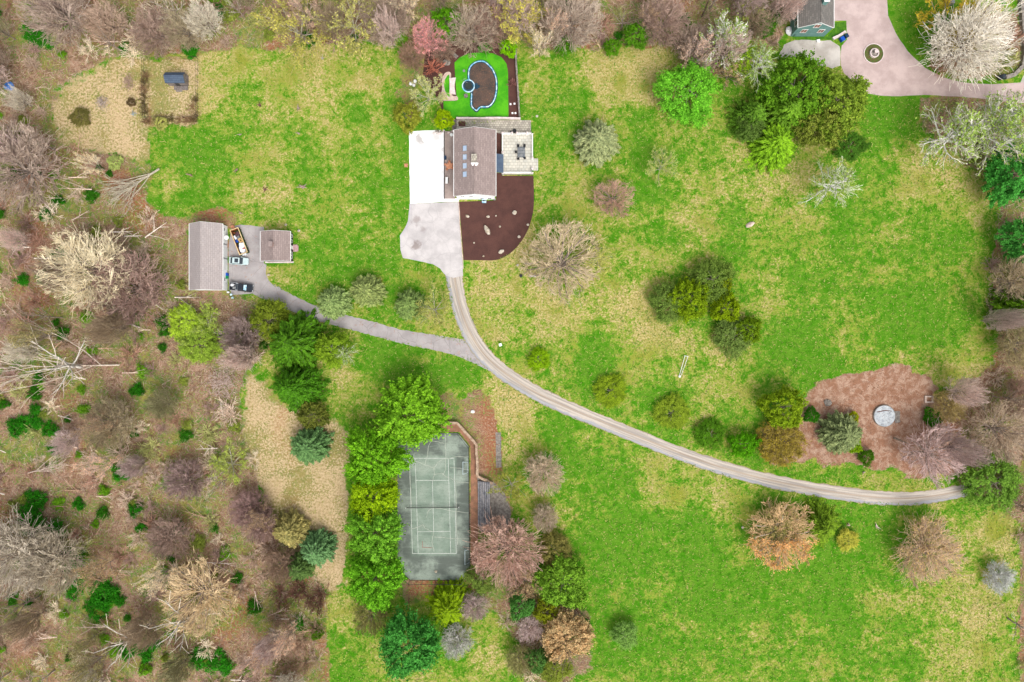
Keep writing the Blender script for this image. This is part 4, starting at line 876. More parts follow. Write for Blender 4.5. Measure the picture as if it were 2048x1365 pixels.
# ------------------------------------------------------------------ tennis court
def court():
    m, t, b = new_mat('green_court'); p = geo_pos(t)
    cx, cy, _ = W(867, 1012)
    sp = node(t, 'ShaderNodeSeparateXYZ'); t.links.new(p, sp.inputs[0])
    dx = math_(t, 'ABSOLUTE', math_(t, 'SUBTRACT', sp.outputs[0], cx)); dy = math_(t, 'ABSOLUTE', math_(t, 'SUBTRACT', sp.outputs[1], cy))
    n1 = noise(t, p, .22, 5, .6); n2 = noise(t, p, 3, 4, .7)
    cv = node(t, 'ShaderNodeMapping'); cv.inputs['Scale'].default_value = (.25, 2.2, 1); t.links.new(p, cv.inputs[0]); n3 = noise(t, cv.outputs[0], 1.0, 4, .6, .6)
    ins = math_(t, 'MULTIPLY', ramp(t, dx, 5.9, 5.0), ramp(t, dy, 12.6, 11.4))
    c = mix(t, ins, A(104, 112, 104), A(130, 148, 132))
    c = mix(t, ramp(t, n1, .42, .66), c, A(156, 168, 154)); c = mix(t, math_(t, 'MULTIPLY', ramp(t, n3, .5, .7), .35), c, A(165, 180, 165))
    c = mix(t, math_(t, 'MULTIPLY', ramp(t, n1, .46, .34), .6), c, A(98, 106, 98)); c = mix(t, math_(t, 'MULTIPLY', ramp(t, n2, .5, .72), .5), c, A(84, 92, 84))
    t.links.new(c, b.inputs['Base Color']); b.inputs['Roughness'].default_value = .8
    poly = pl([(795,868),(916,867),(937.5,893),(938,1000),(940,1138),(923,1160),(821,1160),(805,1146),(795,1130)])
    root = thing('tennis_court', 'weathered green tennis court with white lines and filled cracks', 'tennis court')
    MB().sheet(poly, .03).build('surface', m, root)
    def line(mb, pts, wd, z):
        P = [Vector(q) for q in pl(pts)]
        for i in range(len(P)-1):
            d = (P[i+1]-P[i]).normalized(); n = Vector((-d.y, d.x))*wd/2; a, c_ = P[i]-d*wd*.4, P[i+1]+d*wd*.4
            mb.add([(a.x-n.x, a.y-n.y, z), (c_.x-n.x, c_.y-n.y, z), (c_.x+n.x, c_.y+n.y, z), (a.x+n.x, a.y+n.y, z)], [(0,1,2,3)])
    k = 0
    mb = MB()
    for q in ([(819,917),(908,917)], [(825,1107.5),(912.5,1107.5)]): line(mb, q, .12, .036)
    for q in ([(819,917),(825,1107.5)], [(908,917),(912.5,1107.5)], [(830.5,917),(836.5,1107.5)], [(896.5,917),(901.5,1107.5)], [(865,961),(867.5,1063.5)]): line(mb, q, .11, .040)
    for q in ([(832,961.5),(898,961)], [(835.5,1064),(900.5,1063)]): line(mb, q, .11, .044)
    mb.build('court_lines', mat('worn_line_paint', A(222,226,218), A(190,196,186), scale=1.5, fine=7, fa=.4, bm=0), root)
    mc = mat('crack_filler', A(200, 205, 190), A(170, 175, 160), fa=.2, bm=0); rd = random.Random(9); mb = MB(); z = .048
    for q in ([(813,872),(817,900),(818,925),(821,970),(823,1010)], [(891,868),(891,895),(892,917),(891,940),(886,950)], [(863,870),(865,880),(857,892),(855,910),(850,930)], [(865,882),(875,884),(888,887)], [(800,914),(830,922),(850,930),(868,937),(868,950),(866,961)],
              [(868,950),(884,947),(896,955),(907,960),(915,964),(938,966)], [(892,918),(915,914),(938,914)], [(868,937),(875,925),(890,918)], [(900,935),(920,937),(938,940)], [(868,1016),(895,1020),(915,1024),(938,1026)], [(868,1014),(857,1022),(853,1035)], [(823,1058),(835,1055),(845,1050),(852,1058),(866,1064)], [(868,1074),(900,1077),(938,1078)], [(867,1064),(864,1085),(868,1104)], [(911,965),(913,1000),(912,1040),(915,1090)]):
        pp = []
        for i in range(len(q)-1):
            for j in range(4): t_ = j/4; pp.append((q[i][0]+(q[i+1][0]-q[i][0])*t_+rd.uniform(-.8, .8), q[i][1]+(q[i+1][1]-q[i][1])*t_+rd.uniform(-.8, .8)))
        pp.append(q[-1]); line(mb, pp, .11, z); z += .0012
    mb.build('crack_filling', mc, root)
    mb = MB(); line(mb, [(845,1083),(845,1095),(864,1096)], .11, .07); mb.build('rust_stain', M['brick'], root)
    nt_ = thing('tennis_net', 'black tennis net across the middle of the court', 'net'); a, c_ = W(813, 1014.5), W(918, 1013.5)
    mb = MB()
    for i in range(5): mb.tube([(a[0], a[1], .15+i*.2), (c_[0], c_[1], .15+i*.2)], .012, 4)
    for i in range(60): x = a[0]+(c_[0]-a[0])*i/59; mb.box(x-.008, a[1]-.008+(c_[1]-a[1])*i/59, .05, x+.008, a[1]+.008+(c_[1]-a[1])*i/59, .94)
    mb.build('netting', M['net'], nt_); MB().tube([(a[0], a[1], .98), (c_[0], c_[1], .98)], .05, 6).build('net_band', M['net'], nt_)
    for q in (a, c_): MB().cyl(q[0], q[1], 0, 1.07, .08, 10).build('net_post', M['white'], nt_)
    for (x0, x1, y0, y1, l) in ((926.5, 936, 923, 947.5, 'small white goal frame at the north east side of the court'), (930.5, 939, 1098, 1127, 'small white goal frame at the south east side of the court')):
        g = thing('goal_frame', l, 'goal'); A_, B_, C_, D_ = W(x0, y0), W(x0, y1), W(x1, y1-2), W(x1, y0+2)
        up = lambda q, z: (q[0], q[1], z)
        MB().tube([up(A_, .05), up(A_, 1.2), up(B_, 1.2), up(B_, .05)], .06, 6).build('front_frame', M['goal'], g)
        MB().tube([up(A_, 1.2), up(D_, .1)], .05, 6).build('side_bar', M['goal'], g); MB().tube([up(B_, 1.2), up(C_, .1)], .05, 6).build('side_bar', M['goal'], g); MB().tube([up(C_, .1), up(D_, .1)], .04, 6).build('rear_bar', M['goal'], g)
court()

# ------------------------------------------------------------------ fountain, well, small things
fx, fy = W(1747, 108)[:2]
f = thing('fountain_island', 'round planted island with a pale stone ring in the pink driveway', 'island', (fx, fy, 0))
MB().ring(0, 0, 2.25, 2.45, 0, .2).build('kerb_ring', M['white_stone'], f); MB().cyl(0, 0, 0, .12, 2.247, 40).build('soil', mat('island_soil', A(110, 90, 60), A(80, 110, 40), scale=2.5, fine=6, fa=.6), f)
f = thing('fountain', 'white stone fountain basin in the middle of the driveway island', 'fountain', (fx, fy, .12)); MB().ring(0, 0, .85, 1.1, 0, .5).build('basin', M['white_stone'], f); MB().cyl(0, 0, 0, .3, .848, 24).build('water', M['stone'], f)
MB().cyl(0, 0, .301, 1.0, .16, 12).build('pedestal', M['white_stone'], f); MB().cyl(.1, .1, 1.001, 1.2, .2, 20, .45).build('bowl', M['white_stone'], f)
wl = thing('well_cap', 'large round cracked grey concrete well cap in the leaf covered bed', 'well cap', (*W(1767, 832)[:2], 0))
m, t, b = new_mat('cracked_concrete'); p = geo_pos(t); cc = mix(t, ramp(t, noise(t, p, 1.2, 5, .65), .35, .65), A(205, 210, 212), A(165, 172, 178))
cr = noise(t, p, .9, 3, .7, 1.5); cc = mix(t, ramp(t, math_(t, 'ABSOLUTE', math_(t, 'SUBTRACT', cr, .5)), .012, .003), cc, A(90, 75, 65)); t.links.new(cc, b.inputs['Base Color'])
MB().cyl(0, 0, 0, .55, 2.5, 48).build('slab', m, wl); MB().ring(0, 0, 2.503, 2.62, 0, .45).build('rim', M['stone'], wl)
MB().add([(-1.9, 1.05, .553), (.1, 1.45, .553), (1.7, 1.25, .553), (1.75, 1.1, .553), (.1, 1.22, .553), (-1.8, .85, .553)], [(5,4,1,0), (4,3,2,1)]).build('crack', M['mulch'], wl)
tag(MB().obox(*W(1793, 832)[:2], 0, .16, 1.5, 2.2).obox(*W(1794, 842)[:2], .163, .3, 1.2, .9, .2).build('paving_slab', M['stone']), 'rectangular dark slab with loose stones right of the well cap', 'slab')
x, y = W(1857, 799)[:2]
tag(MB().box(x-1.05, y-.85, 0, x+1.05, y-.5, .4).box(x-1.05, y+.5, 0, x+1.05, y+.85, .4).box(x-1.05, y-.497, 0, x-.65, y+.497, .4).box(x+.65, y-.497, 0, x+1.05, y+.497, .4).build('stone_planter', M['cream']), 'square pale stone frame on the leaf covered bed', 'frame')
rock(1655, 806, .9, .8, .35, 'flat grey boulder in the leaf covered bed', 5, 'stone')
rock(945.5, 823.5, .5, .4, .3, 'white boulder on the bank north of the tennis court', 6, 'white')
rock(1500, 450, 1.1, .6, .4, 'tan boulder alone in the large meadow', 8, 'cream', .4)
for i, (px, py, lb) in enumerate(((572, 450, 'white stone by the north east corner of the black cottage'), (598, 462, 'pale stone on the grass east of the black cottage'), (537.5, 550, 'small grey stone at the lane edge south of the black cottage'), (1035, 531, 'grey stone on the grass below the mulch bed'), (1074, 233, 'small white stone on the grass east of the pool wall'), (1485, 1055, 'small tan stone in the meadow left of the russet tree'), (872, 1143, 'white pebble stone at the south west court corner'))):
    rock(px, py, .35, .3, .22, lb, 90+i, 'rock')
tag(MB().obox(*W(1065.5, 552.5)[:2], .38, .46, 1.5, .55, -.05).obox(*W(1061, 552)[:2], 0, .378, .1, .45, -.05).obox(*W(1070, 553)[:2], 0, .378, .1, .45, -.05).build('garden_bench', M['white']), 'low white bench on the grass west of the big bare tree', 'bench')
tag(MB().ring(*W(1042, 552)[:2], .2, .38, 0, .3, 18).cyl(*W(1042, 552)[:2], 0, .2, .198, 12).build('planter', M['dark_metal']), 'small dark round pot left of the low white bench', 'pot')
sg = thing('sign_box', 'small white box on a pole beside the gravel driveway', 'box', (*W(1001, 690)[:2], 0), .3); MB().box(-.35, -.35, 1.0, .35, .35, 1.35).build('box', M['white'], sg); MB().cyl(0, 0, 0, .999, .06, 8).build('pole', M['wood'], sg)
sw = thing('swing_frame', 'thin white metal frame fallen on the grass in the middle of the meadow', 'frame')
A_, B_, C_, D_ = W(1369, 712), W(1375, 713), W(1358, 753), W(1362, 751)
MB().tube([(*A_[:2], .5), (*C_[:2], .15)], .06).build('side_bar', M['white'], sw); MB().tube([(*B_[:2], .5), (*D_[:2], .15)], .05).build('side_bar', M['white'], sw); MB().tube([(A_[0]-.2, A_[1], .5), (B_[0]+.1, B_[1], .5)], .07).build('cross_bar', M['white'], sw); MB().blob((*W(1359, 753)[:2], .2), .3, .3, .2, 3).build('foot_weight', M['white'], sw)
cr = thing('parked_car', 'dark car at the end of the stone wall in the top right corner', 'car', (*W(2001, 156)[:2], .02), .3)
loft([(-1.0, .5, .3, .7, .1), (-.6, .6, .22, .85, .1), (.6, .6, .22, .85, .1), (1.0, .5, .3, .7, .1)], M['car_black'], 'body', cr); loft([(-.55, .45, .84, .9, .05), (-.3, .5, .84, 1.2, .15), (.3, .5, .84, 1.2, .15), (.6, .45, .84, .9, .05)], M['dark_glass'], 'windows', cr)
cr['label'] = 'small dark cart at the end of the stone wall in the top right corner'; cr['category'] = 'cart'; cr.name = 'garden_cart'; wheels(cr, (-.6, .6), .5, .22)
tag(MB().obox(*W(1899, 4)[:2], 0, 1.1, 1.3, 1.9, .1, .85).build('utility_cabinet', M['galv']), 'pale grey cabinet on the lawn at the very top right', 'cabinet')
tag(MB().blob((*W(1577, 64)[:2], .4), .9, 1.1, .6, 81, .15).build('covered_pile', M['cloth_white']), 'pile under a white sheet at the west corner of the teal house', 'pile')
tag(MB().obox(*W(1636, 83)[:2], .02, .3, .8, .7, .1).build('white_block', M['white']), 'white block on the gravel just below the teal house', 'block')

# ------------------------------------------------------------------ vegetation prototypes
def obj_color_mat(name, var=0.35, lo_=(.62, .66, .50, 1), hi_=(2.3, 2.0, 1.6, 1), trans=0.25, rough=.8, nscale=.8):
    m, t, b = new_mat(name); oi = node(t, 'ShaderNodeObjectInfo'); g = node(t, 'ShaderNodeNewGeometry'); p = g.outputs['Position']
    r = g.outputs['Random Per Island']; n = noise(t, p, nscale, 3, .6)
    lo = mix(t, 1.0, oi.outputs['Color'], lo_, 'MULTIPLY'); hi = mix(t, 1.0, oi.outputs['Color'], hi_, 'MULTIPLY')
    f = math_(t, 'ADD', math_(t, 'MULTIPLY', r, var*1.6), math_(t, 'MULTIPLY', ramp(t, n, .35, .65), 1-var*1.6)) 
    c = mix(t, f, lo, hi); t.links.new(c, b.inputs['Base Color']); b.inputs['Roughness'].default_value = rough; b.inputs['Specular IOR Level'].default_value = .15
    if trans:
        tr = node(t, 'ShaderNodeBsdfTranslucent'); t.links.new(c, tr.inputs[0]); ms = node(t, 'ShaderNodeMixShader'); ms.inputs[0].default_value = trans
        t.links.new(b.outputs[0], ms.inputs[1]); t.links.new(tr.outputs[0], ms.inputs[2]); t.links.new(ms.outputs[0], t.nodes['Material Output'].inputs[0])
    return m
M['leaf'] = obj_color_mat('leaves', .4)
M['twig'] = obj_color_mat('twigs', .4, (.85, .85, .86, 1), (1.9, 1.9, 1.88, 1), trans=0, nscale=1.5)
M['bark'] = obj_color_mat('bark', .05, (.7, .7, .7, 1), (1.3, 1.3, 1.3, 1), trans=0, nscale=3)

TW = .026
class Seg:
    def __init__(s): s.a = []; s.b = []; s.ra = []; s.rb = []
    def add(s, a, b, ra, rb): s.a.append(a); s.b.append(b); s.ra.append(ra); s.rb.append(rb)
    def mesh(s, name, n=3):
        a = np.array(s.a); b = np.array(s.b); ra = np.array(s.ra)[:, None]; rb = np.array(s.rb)[:, None]
        d = b-a; d /= np.linalg.norm(d, axis=1, keepdims=True)+1e-9
        ref = np.where(np.abs(d[:, 2:3]) > .9, np.array([[1., 0, 0]]), np.array([[0, 0, 1.]]))
        u = np.cross(d, ref); u /= np.linalg.norm(u, axis=1, keepdims=True)+1e-9; v = np.cross(d, u)
        V = []
        for P, r in ((a, ra), (b, rb)):
            for k in range(n): an = 2*PI*k/n; V.append(P + r*(math.cos(an)*u+math.sin(an)*v))
        V = np.stack(V, 1).reshape(-1, 3); base = np.arange(len(a))[:, None]*2*n
        Q = np.concatenate([base + np.array([[k, (k+1) % n, n+(k+1) % n, n+k]]) for k in range(n)], 0)
        return mesh_np(name, V, Q)
def grow(sg, rd, p, d, L, r, level, spec, up):
    """spec[level] = (children, length factor, angle)"""
    nseg = 4 if level < 2 else (3 if level == 2 else 2); pts = [(p, r)]; q = p.copy(); dd = d.copy()
    for i in range(nseg):
        dd = (dd + Vector((rd.gauss(0, .10), rd.gauss(0, .10), rd.gauss(0, .08)+up))).normalized(); q2 = q + dd*L/nseg; r2 = max(TW, r*(1-.62*(i+1)/nseg))
        sg[min(level, 2)].add(tuple(q), tuple(q2), pts[-1][1], r2); q = q2; pts.append((q.copy(), r2))
    if level >= len(spec): return
    nc, lf, ang = spec[level]
    for i in range(nc):
        t = .25 + .75*(i+rd.random())/nc; k = min(int(t*nseg), nseg-1); base = pts[k][0].lerp(pts[k+1][0], t*nseg-k); rr = pts[k][1]
        ax = (pts[k+1][0]-pts[k][0]).normalized(); s = ax.cross(Vector((rd.gauss(0, 1), rd.gauss(0, 1), rd.gauss(0, .7)))).normalized(); a = ang*rd.uniform(.7, 1.3)
        grow(sg, rd, base, (ax*math.cos(a)+s*math.sin(a)).normalized(), L*lf*rd.uniform(.75, 1.15)*(1.15-.5*t), rr*.62, level+1, spec, up)
def bare(seed, Rr=5.0, Ht=9.0, limbs=11, tilt=(.35, 1.15), spec=((7, .5, .75), (7, .5, .7), (6, .55, .6)), up=.05, trunk=.25, tr=.2):
    rd = random.Random(seed); sg = [Seg(), Seg(), Seg()]; th = Ht*trunk
    p = Vector((0, 0, 0))
    for i in range(4):
        q = Vector((rd.gauss(0, .08), rd.gauss(0, .08), th*(i+1)/4)); sg[0].add(tuple(p), tuple(q), tr*(1.25-.15*i), tr*(1.1-.15*i)); p = q
    for i in range(limbs):
        az = 2*PI*(i*.382)+rd.uniform(-.3, .3); tl = tilt[0]+(tilt[1]-tilt[0])*(i/(limbs-1))
        if i == 0: tl = .08
        d = Vector((math.sin(tl)*math.cos(az), math.sin(tl)*math.sin(az), math.cos(tl)))
        L = min((Ht-th)*.8, Rr*.85/max(.3, math.sin(tl)))*rd.uniform(.9, 1.1)
        grow(sg, rd, p - Vector((0, 0, th*.4*i/limbs)), d, L, tr*.5, 1, spec, up)
    return sg
def leafmesh(name, P, Nn, size, aspect=1.0, dirv=None, rs=None, wid=.55):
    rs = rs or np.random.RandomState(1); n = len(P); Nn = Nn/(np.linalg.norm(Nn, axis=1, keepdims=True)+1e-9)
    t = rs.randn(n, 3) if dirv is None else dirv + rs.randn(n, 3)*.3
    t -= (t*Nn).sum(1, keepdims=True)*Nn; t /= np.linalg.norm(t, axis=1, keepdims=True)+1e-9; b = np.cross(Nn, t)
    s = (size*(.6+.8*rs.rand(n)))[:, None] if np.isscalar(size) else (size*(.6+.8*rs.rand(n)))[:, None]
    a = t*s*aspect; c = b*s*wid
    V = np.stack([P-a, P+c*1.0, P+a, P-c*1.0], 1).reshape(-1, 3); Q = np.arange(n*4).reshape(-1, 4); return mesh_np(name, V, Q)
def leafy(seed, Rr=5.0, Ht=9.0, nc=330, per=46, size=.24, lump=.18, spread=.48, base=.18, radial=0.0, hollow=.45):
    rs = np.random.RandomState(seed); u = rs.randn(nc, 3); u[:, 2] = np.abs(u[:, 2])*.95-.35; u /= np.linalg.norm(u, axis=1, keepdims=True)
    az = np.arctan2(u[:, 1], u[:, 0]); lm = 1+lump*(np.sin(az*3+seed)+np.sin(az*5+seed*2.1)*.7+np.sin(u[:, 2]*6+az*2)*.6); rr = (hollow+(1-hollow)*rs.rand(nc)**.45)*lm
    cz = Ht*(base+(1-base)*.42); hz = Ht*(1-base)*.58
    Cc = np.stack([u[:, 0]*rr*Rr, u[:, 1]*rr*Rr, cz+u[:, 2]*rr*hz], 1)
    off = rs.randn(nc, per, 3)*spread*Rr/5*np.array([1, 1, .7])
    if radial:
        k = rs.randn(nc, per, 1)*radial; o = np.concatenate([u[:, :2], np.full((nc, 1), .25)], 1)[:, None, :]; off = off*.55 + o*k
    P = (Cc[:, None, :]+off).reshape(-1, 3); P[:, 2] = np.maximum(P[:, 2], .1)
    N = np.repeat(u, per, 0)*.6+rs.randn(nc*per, 3)*.7+np.array([0, 0, .5])
    return leafmesh('crown', P, N, size, 1.0, None, rs)
def conifer(seed, Rr=4.0, Ht=9.0, levels=15, pw=.8, size=.2, droop=.25, br=11, dens=9, lift=0.0):
    rs = np.random.RandomState(seed); P = []; N = []; D = []; sg = Seg(); rd = random.Random(seed)
    sg.add((0, 0, 0), (0, 0, Ht*.97), .2, .03)
    for l in range(levels):
        t = (l+.3)/levels; z = Ht*(.06+.92*t); L = Rr*(1-t)**pw*(1+.12*rs.randn()) + .25; n = max(5, int(br*(1-.45*t)))
        for i in range(n):
            az = 2*PI*(i+rs.rand()*.7)/n + l; LL = L*(.78+.4*rs.rand()); d = np.array([math.cos(az), math.sin(az)])
            m = max(4, int(LL*dens)); s = rs.rand(m)**.7; side = rs.randn(m)*.16*LL*(1.15-s)
            x = d[0]*s*LL-d[1]*side; y = d[1]*s*LL+d[0]*side; zz = z + lift*LL*s - droop*LL*s**1.7 + rs.randn(m)*.08
            P.append(np.stack([x, y, zz], 1)); N.append(rs.randn(m, 3)*.45+np.array([d[0]*.3, d[1]*.3, 1])); D.append(np.repeat([[d[0], d[1], .1]], m, 0))
            sg.add((0, 0, z), (d[0]*LL*.9, d[1]*LL*.9, z+lift*LL*.9-droop*LL*.8), .045, .015)
    P, N, D = np.concatenate(P), np.concatenate(N), np.concatenate(D); P[:, 2] = np.maximum(P[:, 2], .05)
    return leafmesh('crown', P, N, size, 1.6, D, rs), sg
def frame_mesh(Rr, Ht, seed, n=9):
    rd = random.Random(seed); sg = Seg(); sg.add((0, 0, 0), (0, 0, Ht*.35), .22, .16); sg.add((0, 0, Ht*.35), (.1, 0, Ht*.8), .16, .05)
    for i in range(n):
        a = 2*PI*i*.382; z = Ht*(.25+.05*i); sg.add((0, 0, z), (math.cos(a)*Rr*.6, math.sin(a)*Rr*.6, z+Ht*.22), .08, .02)
    return sg.mesh('trunk', 6)
PROTO = {}
def joined(sgs, name, n=3):
    s = Seg()
    for g in sgs: s.a += g.a; s.b += g.b; s.ra += g.ra; s.rb += g.rb
    return s.mesh(name, n)
def proto(kind, var):
    """-> (radius, height, [(part name, mesh, material, colour slot)])"""
    key = (kind, var)
    if key in PROTO: return PROTO[key]
    sd_ = var*17+len(kind)*3
    if kind in ('bare', 'barefine', 'birch', 'bud', 'snag'):
        sp = {'bare': ((8, .5, .5), (8, .5, .45), (8, .5, .42)), 'barefine': ((8, .5, .5), (8, .5, .45), (8, .5, .45)), 'birch': ((8, .42, .5), (7, .45, .4), (5, .5, .4)), 'bud': ((10, .48, .55), (8, .5, .5), (6, .5, .5)), 'snag': ((6, .45, .7), (4, .5, .7))}[kind]
        Rr, Ht = {'bare': (5, 10), 'barefine': (4.5, 7), 'birch': (4, 13), 'bud': (5, 10), 'snag': (4, 9)}[kind]
        sg = bare(sd_, Rr, Ht, {'bare': 24, 'barefine': 30, 'birch': 15, 'bud': 10, 'snag': 7}[kind], (.3, 1.25) if kind != 'birch' else (.2, 1.0), sp, .06 if kind != 'birch' else .02, {'bare': .22, 'barefine': .08, 'birch': .3, 'bud': .2, 'snag': .4}[kind], .13 if kind == 'barefine' else .19)
        if kind == 'birch':      # limbs leave the stem all the way up
            rd = random.Random(sd_); sg = [Seg(), Seg(), Seg()]; p = Vector((0, 0, 0))
            for i in range(8): q = Vector((rd.gauss(0, .06), rd.gauss(0, .06), Ht*(i+1)/8.5)); sg[0].add(tuple(p), tuple(q), .2*(1-i/9.5), .2*(1-(i+1)/9.5)); p = q
            for i in range(30):
                t = .22+.74*i/29; az = i*2.4; tl = 1.15-.5*t; d = Vector((math.sin(tl)*math.cos(az), math.sin(tl)*math.sin(az), math.cos(tl)))
                grow(sg, rd, Vector((0, 0, Ht*t*.94)), d, 4.4*(1.12-t)**.7, .11, 1, ((7, .42, .6), (6, .45, .55), (4, .5, .5)), .04)
        if kind in ('bare', 'barefine'):
            q = np.array(sg[2].b); Rm = float(np.percentile(np.hypot(q[:, 0], q[:, 1]), 80)); Hm = float(np.percentile(q[:, 2], 97)); rs = np.random.RandomState(sd_+5)
            def lim(p):
                r_ = math.hypot(p[0], p[1]); k_ = 1 if r_ < Rm*.8 else (Rm*.8+(r_-Rm*.8)*.45)/r_
                return (p[0]*k_, p[1]*k_, min(p[2], Hm+(p[2]-Hm)*.3))
            for g_ in sg: g_.a = [lim(p_) for p_ in g_.a]; g_.b = [lim(p_) for p_ in g_.b]
            n_ = {'bare': (1500, 1100, 600), 'barefine': (1100, 900, 700)}[kind][var]; az_ = rs.rand(n_)*6.283; el_ = np.arcsin(rs.rand(n_)**.8); lob = 1+.10*np.sin(az_*3+sd_)+.08*np.sin(az_*7+sd_*2)+.08*rs.randn(n_)
            dd_ = np.stack([np.cos(az_)*np.cos(el_), np.sin(az_)*np.cos(el_), np.sin(el_)], 1); t0 = .35+.58*rs.rand(n_); z0_ = Hm*.35
            for i in range(n_):
                a_ = dd_[i]*np.array([Rm*lob[i], Rm*lob[i], Hm-z0_])*t0[i]+np.array([0, 0, z0_]); o_ = dd_[i]+rs.randn(3)*.28; o_ /= np.linalg.norm(o_); L_ = .55+.75*rs.rand()
                m_ = a_+o_*L_*.5; e_ = m_+(o_+rs.randn(3)*.25)*L_*.5; sg[2].add(tuple(a_), tuple(m_), .021, .018); sg[2].add(tuple(m_), tuple(e_), .018, .012)
        parts = [('trunk', joined(sg[:2], 'trunk', 4), 'bark', 1), ('crown', sg[2].mesh('crown', 3), 'twig', 0)]
        if kind in ('bud', 'birch'):
            rs = np.random.RandomState(sd_); e = np.array(sg[2].b); e = e[rs.rand(len(e)) < (.6 if kind == 'bud' else .35)]
            e = np.repeat(e, 3 if kind == 'bud' else 2, 0)+rs.randn(len(e)*(3 if kind == 'bud' else 2), 3)*.16
            parts.append(('young_leaves', leafmesh('young_leaves', e, rs.randn(len(e), 3)*.7+np.array([0, 0, .6]), .14 if kind == 'bud' else .12, 1.2, None, rs), 'leaf', 2))
    elif kind == 'maple': Rr, Ht = 5.5, 10; parts = [('trunk', frame_mesh(5, 10, sd_), 'bark', 1), ('crown', leafy(sd_, Rr, Ht, 420, 42, .23, .13, .33, .12, .5), 'leaf', 0)]
    elif kind == 'bush': Rr, Ht = 4, 6; parts = [('trunk', frame_mesh(3.5, 5, sd_), 'bark', 1), ('crown', leafy(sd_, Rr, Ht, 360, 34, .17, .14, .34, .02, .25, .6), 'leaf', 0)]
    elif kind == 'fluff': Rr, Ht = 4, 6.5; parts = [('trunk', frame_mesh(3.5, 5.5, sd_, 12), 'bark', 1), ('crown', leafy(sd_, Rr, Ht, 300, 46, .14, .1, .42, .05, .35, .55), 'leaf', 0)]
    elif kind == 'spruce': Rr, Ht = 4, 8; me, sg = conifer(sd_, Rr, Ht, 17, .42, .19, .12, 17, 24, .12); parts = [('trunk', sg.mesh('trunk', 4), 'bark', 1), ('crown', me, 'leaf', 0)]
    elif kind == 'yew': Rr, Ht = 5, 9; me, sg = conifer(sd_, Rr, Ht, 16, .65, .22, .30, 16, 16, .05); parts = [('trunk', sg.mesh('trunk', 4), 'bark', 1), ('crown', me, 'leaf', 0)]
    elif kind == 'brush':
        Rr, Ht = 2, 2.2; rd = random.Random(sd_); sg = [Seg(), Seg(), Seg()]
        for i in range(26):
            az = i*2.4+rd.random(); tl = rd.uniform(.1, 1.25); d = Vector((math.sin(tl)*math.cos(az), math.sin(tl)*math.sin(az), math.cos(tl)))
            grow(sg, rd, Vector((rd.gauss(0, .3), rd.gauss(0, .3), 0)), d, rd.uniform(1.3, 2.2), .035, 1, ((7, .6, .5), (7, .5, .5)), -.01)
        parts = [('shrub', joined(sg, 'shrub', 3), 'twig', 0)]
    elif kind == 'lowgreen': Rr, Ht = 2, 1.6; parts = [('shrub', leafy(sd_, Rr, Ht, 90, 26, .14, .22, .55, 0, 0, .3), 'leaf', 0)]
    vs = []
    for pn, me, mt, sl_ in parts:
        if pn in ('crown', 'shrub'):
            v = np.zeros(len(me.vertices)*3); me.vertices.foreach_get('co', v); vs.append(v.reshape(-1, 3))
    v = np.concatenate(vs); Rr = float(np.percentile(np.hypot(v[:, 0], v[:, 1]), 96)); Ht = float(np.percentile(v[:, 2], 99))
    PROTO[key] = (Rr, Ht, parts); return PROTO[key]
RD = random.Random(11)
NAMES = {'bare': 'bare_tree', 'barefine': 'bare_tree', 'birch': 'pale_tree', 'bud': 'budding_tree', 'snag': 'dead_tree', 'maple': 'leafy_tree', 'bush': 'evergreen_tree', 'fluff': 'soft_green_tree', 'spruce': 'pine_tree', 'yew': 'conifer', 'brush': 'bare_shrub', 'lowgreen': 'green_shrub'}
BARKC = A(165, 150, 138)
def plant(kind, px, py, rpx, h, col, label, group=None, bark=None, leaf=None, var=None, cat=None, name=None, single=None):
    """crown appears centred on (px, py) with radius rpx"""
    var = RD.randrange(3) if var is None else var
    Rr, Ht, parts = proto(kind, var); zc = h*.5; x, y, _ = W(px, py, zc); s = K*(H-zc)/H
    sr = rpx*s/Rr; sz = h/Ht; small = kind in ('brush', 'lowgreen')
    c = cat or ('shrub' if small or h < 3 else 'tree'); nm = name or NAMES[kind]
    def dress(o, slot):
        cc = (col, bark or BARKC, leaf or col)[slot]; j = 1+RD.uniform(-.07, .07); o.color = (cc[0]*j, cc[1]*j, cc[2]*j, 1)
    if small:
        pn, me, mt, sl_ = parts[0]
        if not me.materials: me.materials.append(M[mt])
        o = bpy.data.objects.new(nm, me); C.objects.link(o); tag(o, label, c, group); dress(o, 0); o.location = (x, y, 0); o.scale = (sr, sr, sz); o.rotation_euler = (0, 0, RD.random()*6.28); return o
    root = thing(nm, label, c, (x, y, 0), RD.random()*6.28, group); root.scale = (sr, sr*RD.uniform(.9, 1.1), sz)
    for pn, me, mt, sl_ in parts:
        if not me.materials: me.materials.append(M[mt])
        o = bpy.data.objects.new(pn, me); C.objects.link(o); o.parent = root; dress(o, sl_)
    return root

